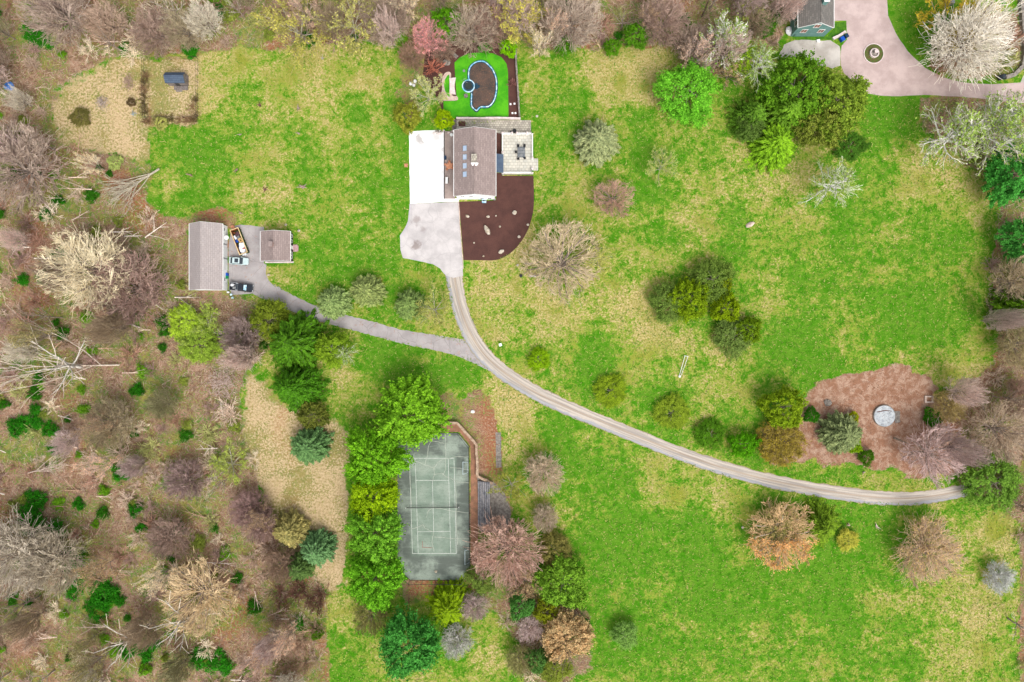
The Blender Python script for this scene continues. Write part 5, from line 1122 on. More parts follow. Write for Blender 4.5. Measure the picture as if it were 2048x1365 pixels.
# ------------------------------------------------------------------ the trees one can tell apart
cBG = A(72,172,12); cYG = A(140,180,40); cSP = A(150,168,128); cTEAL = A(82,128,82); cOL = A(128,150,52); cDK = A(72,118,22); cPK = A(222,198,188); cBE = A(222,212,194); cWH = A(205,198,188); cMV = A(198,176,170); cPG = A(165,185,110); cTAN = A(205,172,125); cMID = A(95,160,35)
WB = A(235,232,222); 
T = [
 # beside the tennis court
 ('maple',822,826,66,11,A(118,175,40),'bright green leafy tree overhanging the north west corner of the tennis court'),
 ('maple',752,915,60,12,A(112,174,34),'bright green leafy tree second from the north in the row west of the court'),
 ('maple',748,995,50,11,A(140,178,18),'yellowish green leafy tree in the middle of the row west of the court'),
 ('maple',752,1065,56,12,A(114,174,52),'green leafy tree second from the south in the row west of the court'),
 ('maple',752,1155,60,12,A(106,172,38),'bright green leafy tree at the south end of the row west of the court'),
 ('maple',818,1288,60,13,A(72,150,66),'deep green leafy tree at the bottom, south of the tennis court'),
 ('yew',898,1212,40,7,A(125,160,18),'yellow green drooping conifer just south of the tennis court'),
 ('bare',742,1235,36,6,A(135,130,75),'brownish leafless tree between the bright green row and the deep green tree at the bottom'),
 ('barefine',914,1282,32,5,A(190,188,180),'silvery white leafless shrub right of the deep green tree at the bottom'),
 ('barefine',948,1212,30,5,cMV,'purplish bare tree right of the yellow green drooping conifer'),
 ('fluff',965,1155,34,6,A(108,135,62),'dull green tree at the south east corner of the tennis court'),
 ('barefine',1012,1102,66,10,A(200,165,148),'large round pinkish bare tree east of the tennis court'),
 ('bud',1022,972,38,7,A(150,150,80),'olive yellow budding tree at the top of the timber steps'),
 ('barefine',1088,948,42,7,A(200,180,155),'pale beige bare tree north east of the timber steps'),
 ('barefine',1090,1035,28,5,A(190,172,150),'small pale bare tree right of the timber steps'),
 ('fluff',1110,1100,36,5,A(125,125,72),'brownish green bush between the pinkish bare tree and the meadow'),
 ('bush',1125,1165,54,8,A(112,158,50),'round mid green tree at the west edge of the lower meadow'),
 ('fluff',1095,1222,28,5,A(135,150,32),'yellow green bush below the round mid green tree'),
 ('bush',1042,1212,27,6,A(88,150,72),'small light green tree left of the yellow green bush'),
 ('maple',1133,1272,52,8,A(196,174,140),'tan tree still holding dry leaves near the bottom edge'),
 ('fluff',1250,1270,28,4,A(128,172,92),'small pale green tree alone in the lower meadow'),
 ('barefine',1060,1255,30,5,cMV,'purplish bare tree left of the tan leaved tree'),
 ('bush',1072,1320,24,6,A(95,145,75),'small green tree below the tan leaved tree'),
 ('barefine',1040,1320,30,6,A(165,160,105),'grey green bare tree at the bottom edge below the light green tree'),
 ('fluff',1110,1335,32,5,A(130,150,60),'olive bush at the bottom edge below the tan leaved tree'),
 # west of the court
 ('yew',588,685,58,12,A(80,132,28),'tall dark yellow green conifer south of the asphalt lane'),
 ('yew',588,775,52,11,A(76,134,28),'dark green conifer directly below the tallest one'),
 ('fluff',540,640,42,6,A(118,140,42),'olive tree at the south side of the lane left of the dark conifers'),
 ('fluff',665,700,38,7,A(128,165,45),'light green tree right of the tall dark conifers'),
 ('birch',690,708,26,7,A(190,195,160),'pale branched small tree beside the light green one south of the lane'),
 ('bush',625,830,32,5,A(112,125,55),'olive brown tree below the dark conifers'),
 ('spruce',618,893,37,7,A(98,140,92),'dark teal pine standing in the straw coloured grass'),
 ('spruce',580,1062,32,7,A(165,162,110),'olive grey pine left of the teal pine by the straw grass'),
 ('spruce',633,1100,34,7,A(112,158,112),'round teal green pine in the straw coloured grass west of the court'),
 ('barefine',560,1130,34,6,A(150,125,105),'mauve bare tree left of the round teal green pine'),
 ('spruce',600,1135,28,6,A(92,125,70),'ragged dark pine touching the round teal green pine'),
 ('barefine',482,672,38,8,A(165,145,138),'mauve grey bare tree left of the tall dark conifer'),
 ('spruce',666,605,30,6,A(135,162,108),'small blue green pine at the north edge of the lane'),
 ('spruce',734,582,33,6,A(145,165,108),'grey green pine on the grass north of the lane'),
 ('spruce',818,610,28,6,A(128,158,96),'small dusky green pine left of the yellow green tree by the lane'),
 ('bud',868,618,42,8,A(165,165,115),'yellow green budding tree where the lane meets the gravel driveway'),
 # pool garden
 ('bud',855,190,40,8,A(190,188,160),'pale branched green tree directly west of the pool garden'),
 ('bush',814,235,30,5,A(138,150,55),'round olive tree at the north west corner of the white forecourt'),
 ('bush',888,240,19,4,A(155,190,10),'bright yellow green shrub left of the garden steps'),
 ('bush',1017,96,19,4,A(130,195,10),'bright lime green shrub at the north east corner of the pool garden'),
 ('bush',971,92,15,3.5,A(70,150,30),'small green shrub at the north edge of the pool garden'),
 ('bare',862,78,36,6,A(205,155,155),'pink blossoming tree at the north west corner of the pool garden'),
 ('brush',864,132,22,3,A(200,128,105),'orange red twiggy shrub left of the large grey boulder'),
 ('barefine',884,100,26,5,A(160,135,115),'grey bare shrub over the flagstone path'),
 ('barefine',825,112,26,4,A(165,135,112),'brown bare shrub left of the pink blossoming tree'),
 ('brush',1023,165,10,1.5,A(160,110,105),'tiny bare shrub in the mulch strip east of the pool'),
 # meadow north east of the house
 ('spruce',1194,283,41,8,A(150,165,128),'round grey green pine alone on the grass east of the terrace'),
 ('bare',1226,398,43,6,A(185,150,130),'pinkish bare tree below the round grey green pine'),
 ('bud',1325,332,38,7,A(175,178,130),'pale olive tree right of the round grey green pine'),
 ('bare',1125,522,80,9,A(190,172,140),'very large spreading beige bare tree below the mulch bed'),
 ('bud',1195,515,34,8,A(195,190,135),'small cream budding tree touching the very large bare tree'),
 ('fluff',1373,187,60,10,A(108,182,52),'big bright green willow like tree in the upper meadow'),
 ('birch',1450,85,58,14,WB,'white branched pine leaning over the upper meadow'),
 ('fluff',1478,118,36,9,A(135,175,40),'yellow green tree beside the white branched pine'),
 ('birch',1515,130,42,12,A(180,190,150),'pale green tree with white branches left of the gravel patch'),
 ('bush',1590,178,66,10,A(96,146,34),'large dark green tree just below the gravel patch'),
 ('bush',1670,205,66,10,A(118,148,50),'broad olive green tree touching the curve of the pink driveway'),
 ('bush',1640,250,48,8,A(122,140,58),'brownish green tree south of the broad olive one'),
 ('yew',1575,225,44,9,A(112,160,48),'feathery green tree at the middle of the upper right group'),
 ('yew',1505,232,42,8,A(102,150,48),'dark green tree at the west end of the upper right group'),
 ('yew',1550,288,44,8,A(125,175,40),'bright green tree at the south end of the upper right group'),
 ('fluff',1500,255,30,7,A(98,130,62),'shaded dark green bush at the lower left of the upper right group'),
 ('bush',1700,292,34,2.5,A(70,118,34),'low dark green shrub south of the broad olive tree'),
 ('birch',1665,372,54,15,A(205,210,175),'tall whitish leaning tree in the upper part of the large meadow'),
 # meadow centre group
 ('fluff',1340,605,42,5,A(104,134,62),'dark green tree at the west side of the centre meadow group'),
 ('bush',1378,598,44,7,A(118,150,18),'largest yellow tipped dark evergreen of the centre meadow group'),
 ('fluff',1425,560,44,5,A(104,134,58),'dark green tree at the north of the centre meadow group'),
 ('bush',1452,616,30,6,A(125,155,14),'yellow tipped evergreen in the middle of the centre meadow group'),
 ('bush',1449,570,16,5,A(135,160,20),'small yellow tipped evergreen at the north east of the centre meadow group'),
 ('bush',1497,660,28,5,A(112,148,22),'yellow tipped evergreen at the south east end of the centre meadow group'),
 ('fluff',1465,675,38,4,A(106,134,68),'greyish dark bush at the south end of the centre meadow group'),
 # along the driveway
 ('fluff',1078,720,24,2,A(122,165,15),'round lime shrub north of the gravel driveway fork'),
 ('fluff',1222,782,32,2,A(125,155,34),'yellow olive shrub north of the gravel driveway'),
 ('fluff',1345,825,36,2,A(118,145,40),'dull olive shrub north of the gravel driveway, right of the yellow olive one'),
 ('bush',1487,890,30,5,A(92,165,16),'bright green tree beside the driveway west of the leaf covered bed'),
 ('fluff',1420,870,30,2.5,A(78,130,22),'low dark green shrub left of the bright green driveway tree'),
 ('bush',1566,815,44,8,A(128,160,30),'yellow green tree at the north west corner of the leaf covered bed'),
 ('barefine',1560,886,46,4,A(150,130,70),'round olive brown mound shrub below the yellow green tree'),
 ('bush',1623,831,16,2.5,A(50,120,10),'small dark green shrub in the west of the leaf covered bed'),
 ('spruce',1685,868,38,7,A(132,150,110),'grey green pine in the middle of the leaf covered bed'),
 ('bush',1706,890,19,3,A(125,168,10),'lime green shrub under the grey green pine'),
 ('bush',1706,836,13,2.5,A(150,165,15),'small yellow shrub right above the grey green pine'),
 ('bush',1732,915,17,2.5,A(72,120,15),'small dark shrub at the south edge of the leaf covered bed'),
 ('bush',1865,834,20,2,A(55,120,15),'low dark green shrub below the square stone frame'),
 ('barefine',1898,812,34,4,A(170,150,95),'olive bare bush right of the square stone frame'),
 ('bare',1868,905,62,9,A(205,178,172),'large pale pinkish bare tree at the east of the leaf covered bed'),
 ('fluff',1985,965,60,6,A(104,148,56),'loose green tree covering the east end of the gravel driveway'),
 # lower meadow right
 ('bare',1560,1068,68,7,A(200,168,125),'large russet and beige bare tree south of the driveway'),
 ('yew',1643,1052,44,7,A(112,148,40),'dark green weeping conifer right of the russet bare tree'),
 ('fluff',1695,1080,22,2.5,A(185,190,85),'small pale yellow bush right of the weeping conifer'),
 ('bare',1855,1100,70,8,A(192,165,135),'wide beige bare tree in the lower right meadow'),
 ('barefine',1998,1155,30,4,A(190,190,185),'silvery white bare shrub at the right edge of the lower meadow'),
 ('barefine',1560,1055,48,5,A(170,165,95),'dense yellow olive bare bush within the russet tree'),
 # top band
 ('bud',592,55,72,12,A(180,170,115),'large yellowish bare tree at the top, left of the upper lawn centre'),
 ('bud',700,40,66,12,A(180,172,130),'large grey green bare tree at the top above the upper lawn'),
 ('bare',775,38,50,11,A(165,145,128),'brown bare tree at the top, left of the pink blossoming tree'),
 ('bare',945,62,50,8,A(180,162,142),'grey bare tree right behind the pool garden'),
 ('barefine',985,55,42,7,A(165,135,120),'brown bare tree behind the pool garden, left of the yellow one'),
 ('bud',1040,35,58,11,A(195,182,115),'large pale yellow budding tree at the top right of the pool garden'),
 ('bare',1140,42,62,12,A(190,172,155),'large whitish bare tree at the top above the upper meadow'),
 ('bush',1272,70,28,6,A(88,145,30),'green tree in the band of bare trees above the upper meadow'),
 ('bush',895,48,34,7,A(88,150,20),'fresh green tree behind the pink blossoming tree'),
 ('bare',1325,45,52,10,A(168,142,128),'brown bare tree at the top right of the green tree'),
 ('bush',1130,92,20,4,A(80,140,25),'small green shrub at the meadow edge below the large whitish bare tree'),
 ('bud',1490,25,30,8,A(160,165,100),'yellowish tree at the top edge left of the teal house'),
 ('bush',1530,45,30,6,A(70,120,28),'dark green tree at the top edge left of the teal house'),
 ('bush',1225,95,18,4,A(92,150,28),'green shrub left of the green tree in the band above the meadow'),
 ('bare',1400,100,50,8,A(160,140,125),'greyish brown bare tree left of the white branched pine'),
 # top right corner and right edge
 ('bare',1935,85,82,15,A(222,214,200),'very large white bare tree right of the pink driveway'),
 ('bud',1905,35,72,10,A(190,165,70),'golden budding tree behind the very large white tree'),
 ('birch',1905,272,68,16,A(205,200,180),'tall pale larch right below the pink driveway end'),
 ('birch',1982,248,62,17,A(200,198,178),'tall pale larch at the right edge beside the road'),
 ('birch',1995,290,60,16,A(185,178,160),'grey larch leaning out above the green conifers at the right edge'),
 ('birch',2048,215,40,15,A(180,185,150),'pale greenish larch at the very right edge by the road'),
 ('maple',2022,350,56,11,A(72,155,66),'vivid green tree at the right edge of the upper meadow'),
 ('maple',2040,480,44,10,A(80,160,72),'vivid green tree at the right edge, lower of two'),
 ('bare',2035,560,50,9,A(185,165,135),'beige bare tree at the right edge below the vivid green trees'),
 ('yew',2042,620,48,10,A(95,140,30),'green conifer at the right edge of the large meadow'),
 ('bare',2040,690,50,9,A(175,160,120),'olive bare tree at the right edge below the conifer'),
 ('bare',2000,860,60,10,A(178,158,135),'grey brown bare tree right of the pale pinkish one'),
 ('bare',2040,800,44,9,A(165,135,118),'brown bare tree at the right edge, level with the square stone frame'),
 # left woods, large ones
 ('bare',182,540,84,13,A(222,208,176),'very large cream bare tree in the woods left of the garage'),
 ('barefine',262,575,72,10,A(170,142,130),'large mauve bare tree in the woods left of the garage'),
 ('bare',40,335,86,14,A(180,160,145),'very large pinkish grey bare tree at the left edge'),
 ('bare',120,25,70,13,A(185,165,150),'pale bare tree in the top left woods'),
 ('barefine',212,45,40,9,A(195,170,150),'round light beige bare tree in the top left woods'),
 ('barefine',310,65,48,8,A(170,145,130),'mauve bare tree above the fenced pen'),
 ('bare',370,62,40,8,A(180,165,135),'beige bare tree above the fenced pen to the right'),
 ('bud',410,665,58,4,A(150,165,90),'light green sapling thicket below the garage'),
 ('fluff',370,645,36,4,A(160,195,65),'lime green sapling in the woods below the garage'),
 ('fluff',400,690,38,4,A(132,165,62),'green bush beside the lime green sapling below the garage'),
 ('bud',460,930,42,5,A(160,170,100),'light green bush at the west edge of the straw grass'),
 ('bare',35,1110,84,14,A(190,178,160),'very large pale bare tree at the lower left edge'),
 ('bare',110,1120,64,12,A(185,172,150),'pale bare tree right of the very large one at lower left'),
 ('snag',250,1290,60,13,A(205,190,170),'white dead tree near the bottom left'),
 ('snag',360,1250,62,14,A(215,205,188),'forked white dead tree near the bottom left, taller'),
 ('bare',400,1190,70,10,A(215,190,150),'large straw coloured bare tree in the lower left woods'),
 ('snag',130,735,74,14,A(205,190,175),'long white dead tree in the middle of the left woods'),
 ('barefine',370,960,44,7,A(158,134,128),'dark purplish bare tree in the left woods'),
 ('barefine',340,1075,44,6,A(156,132,118),'dark brown bare tree in the lower left woods'),
 ('barefine',500,1020,40,6,A(160,130,124),'dark maroon bare tree west of the straw grass'),
 ('barefine',520,1050,36,6,A(165,138,128),'mauve bare tree next to the dark maroon one'),
 ('bare',220,850,50,9,A(160,145,115),'olive grey bare tree in the middle of the left woods'),
]
def snow(): pass
for a in T:
    kind, px, py, rp, h, col, lab = a
    kw = {}
    if kind == 'birch': kw = dict(bark=WB, leaf=A(135,165,85))
    if kind == 'bud': kw = dict(bark=A(195,188,172), leaf=tuple(v*f for v, f in zip(col[:3], (.88, 1.02, .68)))+(1,))
    if lab.startswith('large russet'): kw = dict(bark=A(190,178,160))
    if lab.startswith('loose green'): kw = dict(leaf=A(92,148,48))
    if kind == 'snag': kw = dict(bark=A(215,208,196))
    plant(kind, px, py, rp, h, col, lab, **kw)
# dense russet leaf buds on the russet tree's south side, blossom on the pink tree: leaves are parts of those trees
def add_leaves(label_start, col, size, frac, seed, south=False):
    for o in bpy.data.objects:
        if o.parent is None and str(o.get('label', '')).startswith(label_start):
            cr_ = [c for c in o.children if c.name.startswith('crown')][0]; me = cr_.data; n = len(me.vertices)
            v = np.zeros(n*3); me.vertices.foreach_get('co', v); v = v.reshape(-1, 6, 3)[:, 3:].mean(1); rs = np.random.RandomState(seed)
            v = v[rs.rand(len(v)) < frac]; v = np.repeat(v, 2, 0)+rs.randn(len(v)*2, 3)*.12
            if south: a = -o.rotation_euler.z; wy = v[:, 0]*math.sin(-a)+v[:, 1]*math.cos(a); v = v[wy < -.2]
            q = bpy.data.objects.new('blossom', leafmesh('blossom', v, rs.randn(len(v), 3)*.6+np.array([0, 0, .6]), size, 1.1, None, rs)); q.data.materials.append(M['leaf']); C.objects.link(q); q.parent = o; q.color = col
add_leaves('pink blossoming', A(222,162,168), .10, .35, 1)
add_leaves('large russet', A(205,160,110), .09, .5, 2, True)
add_leaves('round olive brown', A(140,130,45), .09, .6, 3)
add_leaves('wide beige', A(195,175,120), .07, .2, 4)

# the fan shaped fallen tree at the lawn's west edge, and brush piles
def fallen(px0, py0, px1, py1, r, col, label, seed, fan=9, spread=.5, group=None, name='fallen_tree', cat='fallen tree', z1=1.5):
    a, b = Vector(W(px0, py0)), Vector(W(px1, py1)); a.z = r + min(1.2, z1*.4); b.z = z1; d = (b-a); L = d.length; d.normalize(); rd = random.Random(seed); sg = [Seg(), Seg(), Seg()]
    sg[0].add(tuple(a), tuple(a.lerp(b, .45)), r, r*.7); sg[0].add(tuple(a.lerp(b, .45)), tuple(b), r*.7, r*.15)
    for i in range(fan):
        t = .15+.75*i/fan; s = (1 if i % 2 else -1)*rd.uniform(.2, 1)*spread; c, n = math.cos(s), math.sin(s)
        dd = Vector((d.x*c-d.y*n, d.x*n+d.y*c, rd.uniform(0, .35))).normalized(); grow(sg, rd, a.lerp(b, t), dd, L*(1.05-t)*rd.uniform(.7, 1), r*.45, 1, ((5, .5, .4), (5, .5, .45), (3, .5, .5)) if fan > 5 else ((3, .5, .5),), .0)
    root = thing(name, label, cat, (0, 0, 0), 0, group)
    for nm, s_, mm in (('trunk', sg[:2], 'bark'), ('branches', sg[2:], 'twig')):
        if sum(len(g.a) for g in s_) == 0: continue
        q = joined(s_, nm, 5 if nm == 'trunk' else 3); q.materials.append(M[mm]); o = bpy.data.objects.new(nm, q); C.objects.link(o); o.parent = root; o.color = col
    return root
fallen(322, 340, 232, 400, .28, A(190,180,160), 'fan shaped fallen grey tree at the west edge of the upper lawn', 1, 18, .55)
fallen(243, 730, 5, 735, .24, A(215,200,182), 'long white fallen tree in the middle of the left woods', 2, 12, .7)
fallen(330, 420+200, 285, 590, .15, A(205,195,170), 'pale fallen branch below the large mauve tree in the woods', 3, 6, .8)
fallen(1940, 120, 1868, 112, .3, A(225,215,200), 'white fallen limb beside the very large white tree', 5, 8, .8, z1=4)
fallen(1783, 875, 1812, 887, .3, A(130,115,100), 'short thick grey log in the leaf covered bed', 6, 0)
fallen(60, 945, 140, 925, .18, A(210,190,175), 'pale fallen tree in the left woods above the dark shrubs', 8, 10, .3)
fallen(1172, 85, 1185, 15, .2, A(200,180,150), 'slender fallen birch trunk at the top edge of the upper meadow', 9, 3, .5)
fallen(1200, 100, 1190, 84, .15, A(215,190,150), 'broken orange brown stump limb at the top edge of the upper meadow', 10, 4, .8)
fallen(1540, 60, 1585, -10, .25, A(150,125,100), 'long brown trunk leaning beside the teal house', 11, 0, z1=9)
fallen(1400, 40, 1412, 0, .25, A(90,75,62), 'dark leaning trunk in the band of trees above the meadow', 13, 0, z1=8)
def pile(px, py, rx, ry, n, col, label, seed, h=1.2):
    rd = random.Random(seed); s = Seg()
    for i in range(n):
        x, y = rd.gauss(0, rx*.45)*K, rd.gauss(0, ry*.45)*K; a = rd.random()*PI; L = rd.uniform(.6, 1.8); z = max(.05, h*(1-(x*x+y*y)/(rx*K)**2)*rd.random())
        s.add((x-math.cos(a)*L/2, y-math.sin(a)*L/2, z), (x+math.cos(a)*L/2, y+math.sin(a)*L/2, z+rd.uniform(-.2, .3)), .03+.03*rd.random(), .02)
    me = s.mesh('brush_pile', 4); me.materials.append(M['twig']); o = bpy.data.objects.new('brush_pile', me); C.objects.link(o); o.location = W(px, py); o.color = col; tag(o, label, 'brush pile')
pile(448, 765, 34, 50, 420, A(185,165,155), 'large pile of cut grey branches below the lime green saplings', 1, 2)
pile(258, 165, 12, 18, 90, A(165,140,125), 'pile of dark brushwood left of the fenced pen', 2)
pile(205, 205, 12, 14, 70, A(170,155,145), 'pile of grey brushwood in the straw clearing', 3)
pile(268, 228, 4, 3, 16, A(150,160,160), 'tiny heap beside the fenced pen', 4, .4)
# snags on the lawn
for i, (px, py, s, col, lab) in enumerate(((520,212,.9,A(120,85,78),'dark brown stump with broken prongs on the upper lawn, below the pen'),(597,217,1.0,A(165,145,130),'grey forked stump at the centre of the upper lawn'),(598,268,.7,A(175,155,145),'small grey forked stump below the forked one in the upper lawn centre'),(474,340,.8,A(150,125,115),'low grey stump on the lawn above the garage'),(382,351,.9,A(155,130,115),'long low stump at the west side of the lawn, by the fan shaped tree'),(530,380,.9,A(120,85,75),'dark brown stump on the lower lawn above the black cottage'),(606,375,1.2,A(175,150,140),'biggest grey forked stump on the lower lawn above the black cottage'),(480,270,.6,A(180,160,150),'small pale stump below the pen on the upper lawn'),(482,427,.7,A(175,150,135),'small pale stump just north of the dumpster'),(645,118,.6,A(180,175,160),'tiny grey stump at the top of the upper lawn'),
     (1858-112,1052,.9,A(215,195,180),'white broken stump south of the driveway bend'),(1697,1050,.9,A(185,160,145),'brown broken stump just above the pale yellow bush'),(1859,942,.6,A(185,170,165),'grey stump on the grass strip north of the driveway end'),(1727,945,.7,A(170,150,140),'thin grey stump on the grass strip below the small dark shrub'))):
    rd = random.Random(50+i); x, y = W(px if px != 1746 else 1752, py)[:2]; mb = MB().cyl(x, y, 0, .5*s, .32*s, 9, .24*s)
    for q in range(4):
        a = rd.random()*6.28; L = rd.uniform(.6, 1.3)*s; mb.tube([(x, y, .35*s), (x+math.cos(a)*L*.5, y+math.sin(a)*L*.5, .55*s), (x+math.cos(a)*L, y+math.sin(a)*L, .5*s+rd.random()*.4)], [.16*s, .1*s, .04*s], 6)
    o = mb.build('tree_stump', M['bark']); o.color = col; tag(o, lab, 'stump')

# ------------------------------------------------------------------ woodland fillers
def pin(px, py, poly):
    r = False; n = len(poly)
    for i in range(n):
        x0, y0 = poly[i]; x1, y1 = poly[(i+1) % n]
        if (py < y0) != (py < y1) and px < (x1-x0)*(py-y0)/(y1-y0)+x0: r = not r
    return r
def scatter(poly, n, dmin, rd, avoid=()):
    out = []; xs = [max(-30, min(2078, p[0])) for p in poly]; ys = [max(-30, min(1395, p[1])) for p in poly]; t = 0
    while len(out) < n and t < n*60:
        t += 1; x, y = rd.uniform(min(xs), max(xs)), rd.uniform(min(ys), max(ys))
        if not pin(x, y, poly) or any(abs(x-a) < r_ and abs(y-b) < r_ for a, b, r_ in avoid): continue
        if any((x-a)**2+(y-b)**2 < dmin*dmin for a, b in out): continue
        out.append((x, y))
    return out
rd = random.Random(77)
BRC = [A(190,165,146), A(212,190,170), A(172,142,132), A(240,224,198), A(178,180,112), A(180,140,120)]
BRN = ['brown', 'light brown', 'purplish brown', 'straw coloured', 'olive', 'reddish brown']
def where(zn, x, y):
    if zn != 'in the left woods': return zn + (', left part' if x < 900 else (', middle part' if x < 1250 else ', right part')) if 'top' in zn else zn
    r_ = ('level with the pen', 'above the garage', 'beside the garage', 'level with the lane', 'level with the straw grass', 'level with the court', 'at the bottom left')[min(6, max(0, int((y-60)//185)))] if y > 60 else 'at the top left'
    return 'in the woods ' + r_ + (', outer side' if x < 130 else (', lawn side' if x > 330 else ''))
AV = [(480,600,55),(275,368,55),(182,540,60),(262,575,55),(160,230,60),(250,190,50),(350,180,60),(330,330,22),(22,175,12),(420,515,55),(460,765,40),(400,670,30)]
zone = [('in the left woods', WOODS[0], 185, 22, 48, 125), ('in the band of trees along the top', WOODS[1], 44, 22, 24, 22), ('in the trees along the right edge', WOODS[2], 20, 20, 8, 6), ('in the thicket at the bottom centre', WOODS[4], 8, 14, 2, 3), ('below the white tree at top right', WOODS[5], 8, 16, 0, 2), ('under the larches at the right', WOODS[3], 8, 16, 0, 3)]
for zn, poly, nb, dm, ntree, ng in zone:
    for (x, y) in scatter(poly, nb, dm, rd, AV):
        ci = rd.randrange(6); rr_ = rd.uniform(12, 30) if zn.startswith('in the left') else rd.uniform(14, 26)
        plant('brush', x, y, rr_, rr_*.1, BRC[ci], ('wide ' if rr_ > 28 else ('low ' if rr_ < 21 else '')) + BRN[ci] + ' leafless shrub ' + where(zn, x, y), 'leafless shrubs ' + zn)
    for (x, y) in scatter(poly, ntree, 30, rd, AV+[(350,300,60)]):
        k = rd.choice(('bare', 'bare', 'barefine', 'snag', 'snag', 'bud')) if x > 60 else rd.choice(('bare', 'bare', 'snag')); c = rd.choice([cPK, cBE, cMV, A(170,150,125), A(165,145,128), A(160,155,115)])
        lb = {'bare': 'spreading leafless tree ', 'barefine': 'dense twiggy leafless tree ', 'snag': 'thin dead tree ', 'bud': 'budding pale tree '}[k]
        gp = {'bare': 'leafless trees ', 'barefine': 'twiggy leafless trees ', 'snag': 'dead trees ', 'bud': 'budding trees '}[k]
        plant(k, x, y, rd.uniform(20, 36), rd.uniform(8, 16), c, lb + where(zn, x, y) + (', tall' if RD.random() < .4 else ''), gp + zn)
    for (x, y) in scatter(poly, ng, 16, rd, AV):
        q = rd.random(); c = A(50,118,18) if q < .4 else (A(105,160,34) if q < .7 else A(135,155,70))
        plant('lowgreen', x, y, rd.uniform(7, 17), rd.uniform(.8, 2), c, ('dark' if q < .5 else ('fresh' if q < .75 else 'dull')) + ' green leafy shrub ' + where(zn, x, y), 'green shrubs ' + zn)
for x, y, r_ in ((70,1000,24),(55,1030,26),(75,1060,26),(110,1060,22),(140,1120,26),(150,1150,28),(145,1180,22),(205,1190,32),(195,1220,28),(230,1200,20),(240,950,22),(270,1020,16),(282,1055,14),(275,780,14),(255,1300,22),(290,1310,18),(400,1320,26),(440,1330,28),(300,1290,20),(115,400,13),(90,430,14),(60,60,24),(75,75,22),(95,85,16),(365,40,14),(380,100,18),(120,470+40,18),(45,560,14),(82,555,16),(70,800+20,14),(60,850,26),(100,860,18),(30,855,20),(108,900,14),(155,1010,14)):
    plant('lowgreen', x, y, r_, 1.8, A(42,125,16), ('large' if r_ > 23 else ('small' if r_ < 16 else 'mid sized')) + ' lush green laurel clump ' + where('in the left woods', x, y), 'laurel clumps in the left woods')
# hedge of brush round the pen
for i, (x, y) in enumerate([(288, 150+q*15) for q in range(7)] + [(298+q*15, 240) for q in range(7)] + [(388, 200), (386, 215), (390, 230), (380, 238)]):
    plant('brush', x+rd.uniform(-2, 2), y+rd.uniform(-2, 2), rd.uniform(9, 13), 1.4, rd.choice([A(125,98,72), A(110,92,60), A(150,120,90)]), 'brown bramble shrub along the pen fence', 'brambles along the pen fence')
for x, y, r_, c, l in ((262,205,9,A(110,95,75),'small dark round bush in the straw clearing'),(160,235,20,A(105,105,60),'dark bush in the west of the straw clearing'),(230,325,16,A(160,180,115),'pale green bush at the south edge of the straw clearing'),(322,247,14,A(170,178,110),'pale olive bush at the south west corner of the pen'),(634,1268-910+910,14,A(75,115,20),'small dark green bush at the bottom edge of the straw grass')):
    plant('bush', x, y, r_, 2, c, l)
for x, y in ((560,1185),(590,1195),(620,1200),(640,1190),(600,1175),(560,1205),(630,1215)): plant('brush', x, y, 24, 3, A(118,85,72), 'dark maroon shrub below the teal green pines', 'maroon shrubs below the teal pines')
for x, y in ((580,1255),(600,1290),(560,1300),(610,1330),(580,1340),(550,1240),(625,1260)): plant('brush', x, y, 24, 3, A(165,138,115), 'brown shrub at the bottom edge left of the lawn', 'brown shrubs at the bottom edge')
for i, (x, y) in enumerate(scatter(WOODS[0], 95, 20, rd, AV)):
    a = rd.choice((0, PI, rd.random()*6.28, PI+.3)); L = rd.uniform(25, 62)
    fallen(x, y, x+math.cos(a)*L, y+math.sin(a)*L, rd.uniform(.10, .20), rd.choice([A(240,225,210), A(225,200,180), A(190,155,128)]), 'slender pale fallen trunk ' + where('in the left woods', x, y), 100+i, 3, .8, 'fallen trunks in the left woods', z1=rd.uniform(.4, 2.6))

# ------------------------------------------------------------------ ground cover that nobody could count
def sprinkle(name, label, cat, mask_polys, n, size, col1, col2, seed, up=.6, asp=2.2, excl=True, wid=.55):
    rs = np.random.RandomState(seed); PX, PY = rs.rand(n)*2120-36, rs.rand(n)*1440-36; m = np.zeros(n, bool)
    for p in mask_polys: m |= inpoly(PX, PY, p)
    if not excl: m = ~m
    for p in BAN: m &= ~inpoly(PX, PY, p)
    for cp, wd in BANL:
        for i in range(len(cp)-1):
            a = np.array(cp[i]); b = np.array(cp[i+1]); d = b-a; t = np.clip(((PX-a[0])*d[0]+(PY-a[1])*d[1])/(d@d), 0, 1); m &= np.hypot(PX-a[0]-t*d[0], PY-a[1]-t*d[1]) > wd
    PX, PY = PX[m], PY[m]; k = len(PX); P = np.stack([(PX-1024)*K, (682.5-PY)*K, np.full(k, .05)+rs.rand(k)*.12], 1)
    N = rs.randn(k, 3)*(1-up)+np.array([0, 0, up]); me = leafmesh(name, P, N, size, asp, None, rs, wid)
    mt, t, b = new_mat(name+'_colour'); g = node(t, 'ShaderNodeNewGeometry'); n1 = noise(t, g.outputs['Position'], .5, 3)
    r = node(t, 'ShaderNodeMath', operation='ADD'); t.links.new(math_(t, 'MULTIPLY', g.outputs['Random Per Island'], .8), r.inputs[0]); t.links.new(math_(t, 'MULTIPLY', math_(t, 'SUBTRACT', n1, .4), 1.0), r.inputs[1]); r.use_clamp = True
    t.links.new(mix(t, r.outputs[0], col1, col2), b.inputs['Base Color']); b.inputs['Roughness'].default_value = .9
    me.materials.append(mt); o = bpy.data.objects.new(name, me); C.objects.link(o); stuff(o, label, cat)
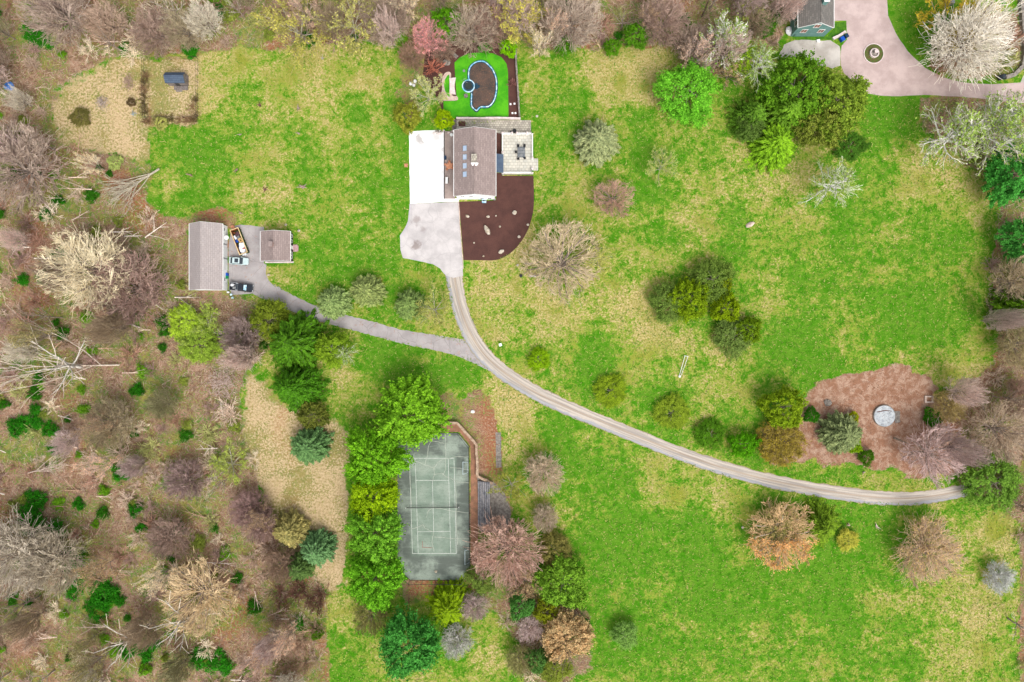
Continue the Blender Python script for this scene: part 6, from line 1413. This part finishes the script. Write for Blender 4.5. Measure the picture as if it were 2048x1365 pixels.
BAN = [[(455,450),(590,450),(600,528),(536,530),(545,590),(455,590)], [(376,440),(460,440),(460,590),(376,590)], [(816,260),(1078,236),(1078,352),(1070,400),(1060,460),(1035,495),(990,524),(927,524),(928,556),(890,556),(866,531),(800,520),(798,465),(816,440)], [(846,84),(1042,84),(1042,242),(887,242),(846,150)], [(1583,-40),(1778,-40),(1795,60),(1850,135),(1930,165),(2110,150),(2110,220),(1950,200),(1760,195),(1685,150),(1640,136),(1560,122),(1560,84)],
       [(795,864),(918,862),(942,890),(946,1140),(925,1166),(800,1166)], [(953,950),(1020,1000),(1020,1066),(953,1066)], [(325,140),(375,140),(375,172),(325,172)], [(1745,808),(1805,808),(1805,856),(1745,856)]]
BAN.append([(878,846),(918,846),(958,890),(958,1167),(940,1167),(878,866)])
BANL = [([(540,584),(620,622),(740,656),(860,684),(950,706),(985,728)], 13), ([(907,535),(928,640),(944,675),(968,710),(1005,744),(1060,780),(1130,814),(1300,884),(1500,952),(1700,990),(1860,994),(1925,982),(2110,900)], 13.5)]
sprinkle('grass_tufts', 'green grass tufts over the lawns and meadows', 'grass', WOODS+LIT+STRAW, 120000, .14, A(58,132,12), A(148,182,64), 1, excl=False, wid=.5)
sprinkle('dry_grass', 'straw coloured dry grass over the lawns and meadows', 'grass', WOODS+LIT, 70000, .13, A(150,165,66), A(205,192,120), 2, excl=False, wid=.5)
sprinkle('fallen_twigs', 'fallen twigs and sticks over the woodland floor', 'twigs', WOODS, 90000, .42, A(105,80,62), A(235,210,185), 3, up=.8, asp=1.6, wid=.10)
sprinkle('leaf_litter', 'brown leaves over the woodland floor and beds', 'leaves', WOODS+LIT, 80000, .14, A(105,74,55), A(205,165,140), 4, up=.8, asp=1.0)
def low_brush():
    rs = np.random.RandomState(8); n = 170000; PX, PY = rs.rand(n)*2120-36, rs.rand(n)*1440-36; m = np.zeros(n, bool)
    for p in WOODS: m |= inpoly(PX, PY, p)
    for p in BAN: m &= ~inpoly(PX, PY, p)
    f = np.zeros(n)
    for _ in range(14):
        a = rs.rand()*6.28; k = .03+.12*rs.rand(); f += np.sin((np.cos(a)*PX+np.sin(a)*PY)*k+rs.rand()*7)
    m &= f/14**.5 > -.35
    PX, PY = PX[m], PY[m]; k = len(PX); a = rs.rand(k)*6.28+np.sin(PX*.02)*2; d = np.stack([np.cos(a), np.sin(a), .35+.5*rs.rand(k)], 1)
    P = np.stack([(PX-1024)*K, (682.5-PY)*K, .15+rs.rand(k)**2*.9], 1); N = np.cross(d, rs.randn(k, 3)); N[:, 2] = np.abs(N[:, 2])
    me = leafmesh('low_brush', P, N, .42, 1.4, d*3, rs, .09)
    mt, t, b = new_mat('low_brush_colour'); g = node(t, 'ShaderNodeNewGeometry'); n1 = noise(t, g.outputs['Position'], .16, 3); n2 = noise(t, g.outputs['Position'], .3, 4)
    c = mix(t, g.outputs['Random Per Island'], A(120, 90, 72), A(248, 222, 195)); c = mix(t, ramp(t, n1, .45, .56), c, mix(t, g.outputs['Random Per Island'], A(85, 132, 36), A(178, 182, 88))); c = mix(t, math_(t, 'MULTIPLY', ramp(t, n2, .55, .68), .7), c, A(172, 120, 102))
    t.links.new(c, b.inputs['Base Color']); b.inputs['Roughness'].default_value = .9; me.materials.append(mt); o = bpy.data.objects.new('low_brush', me); C.objects.link(o); stuff(o, 'low dry stems and brambles covering the woodland floor', 'undergrowth')
low_brush()
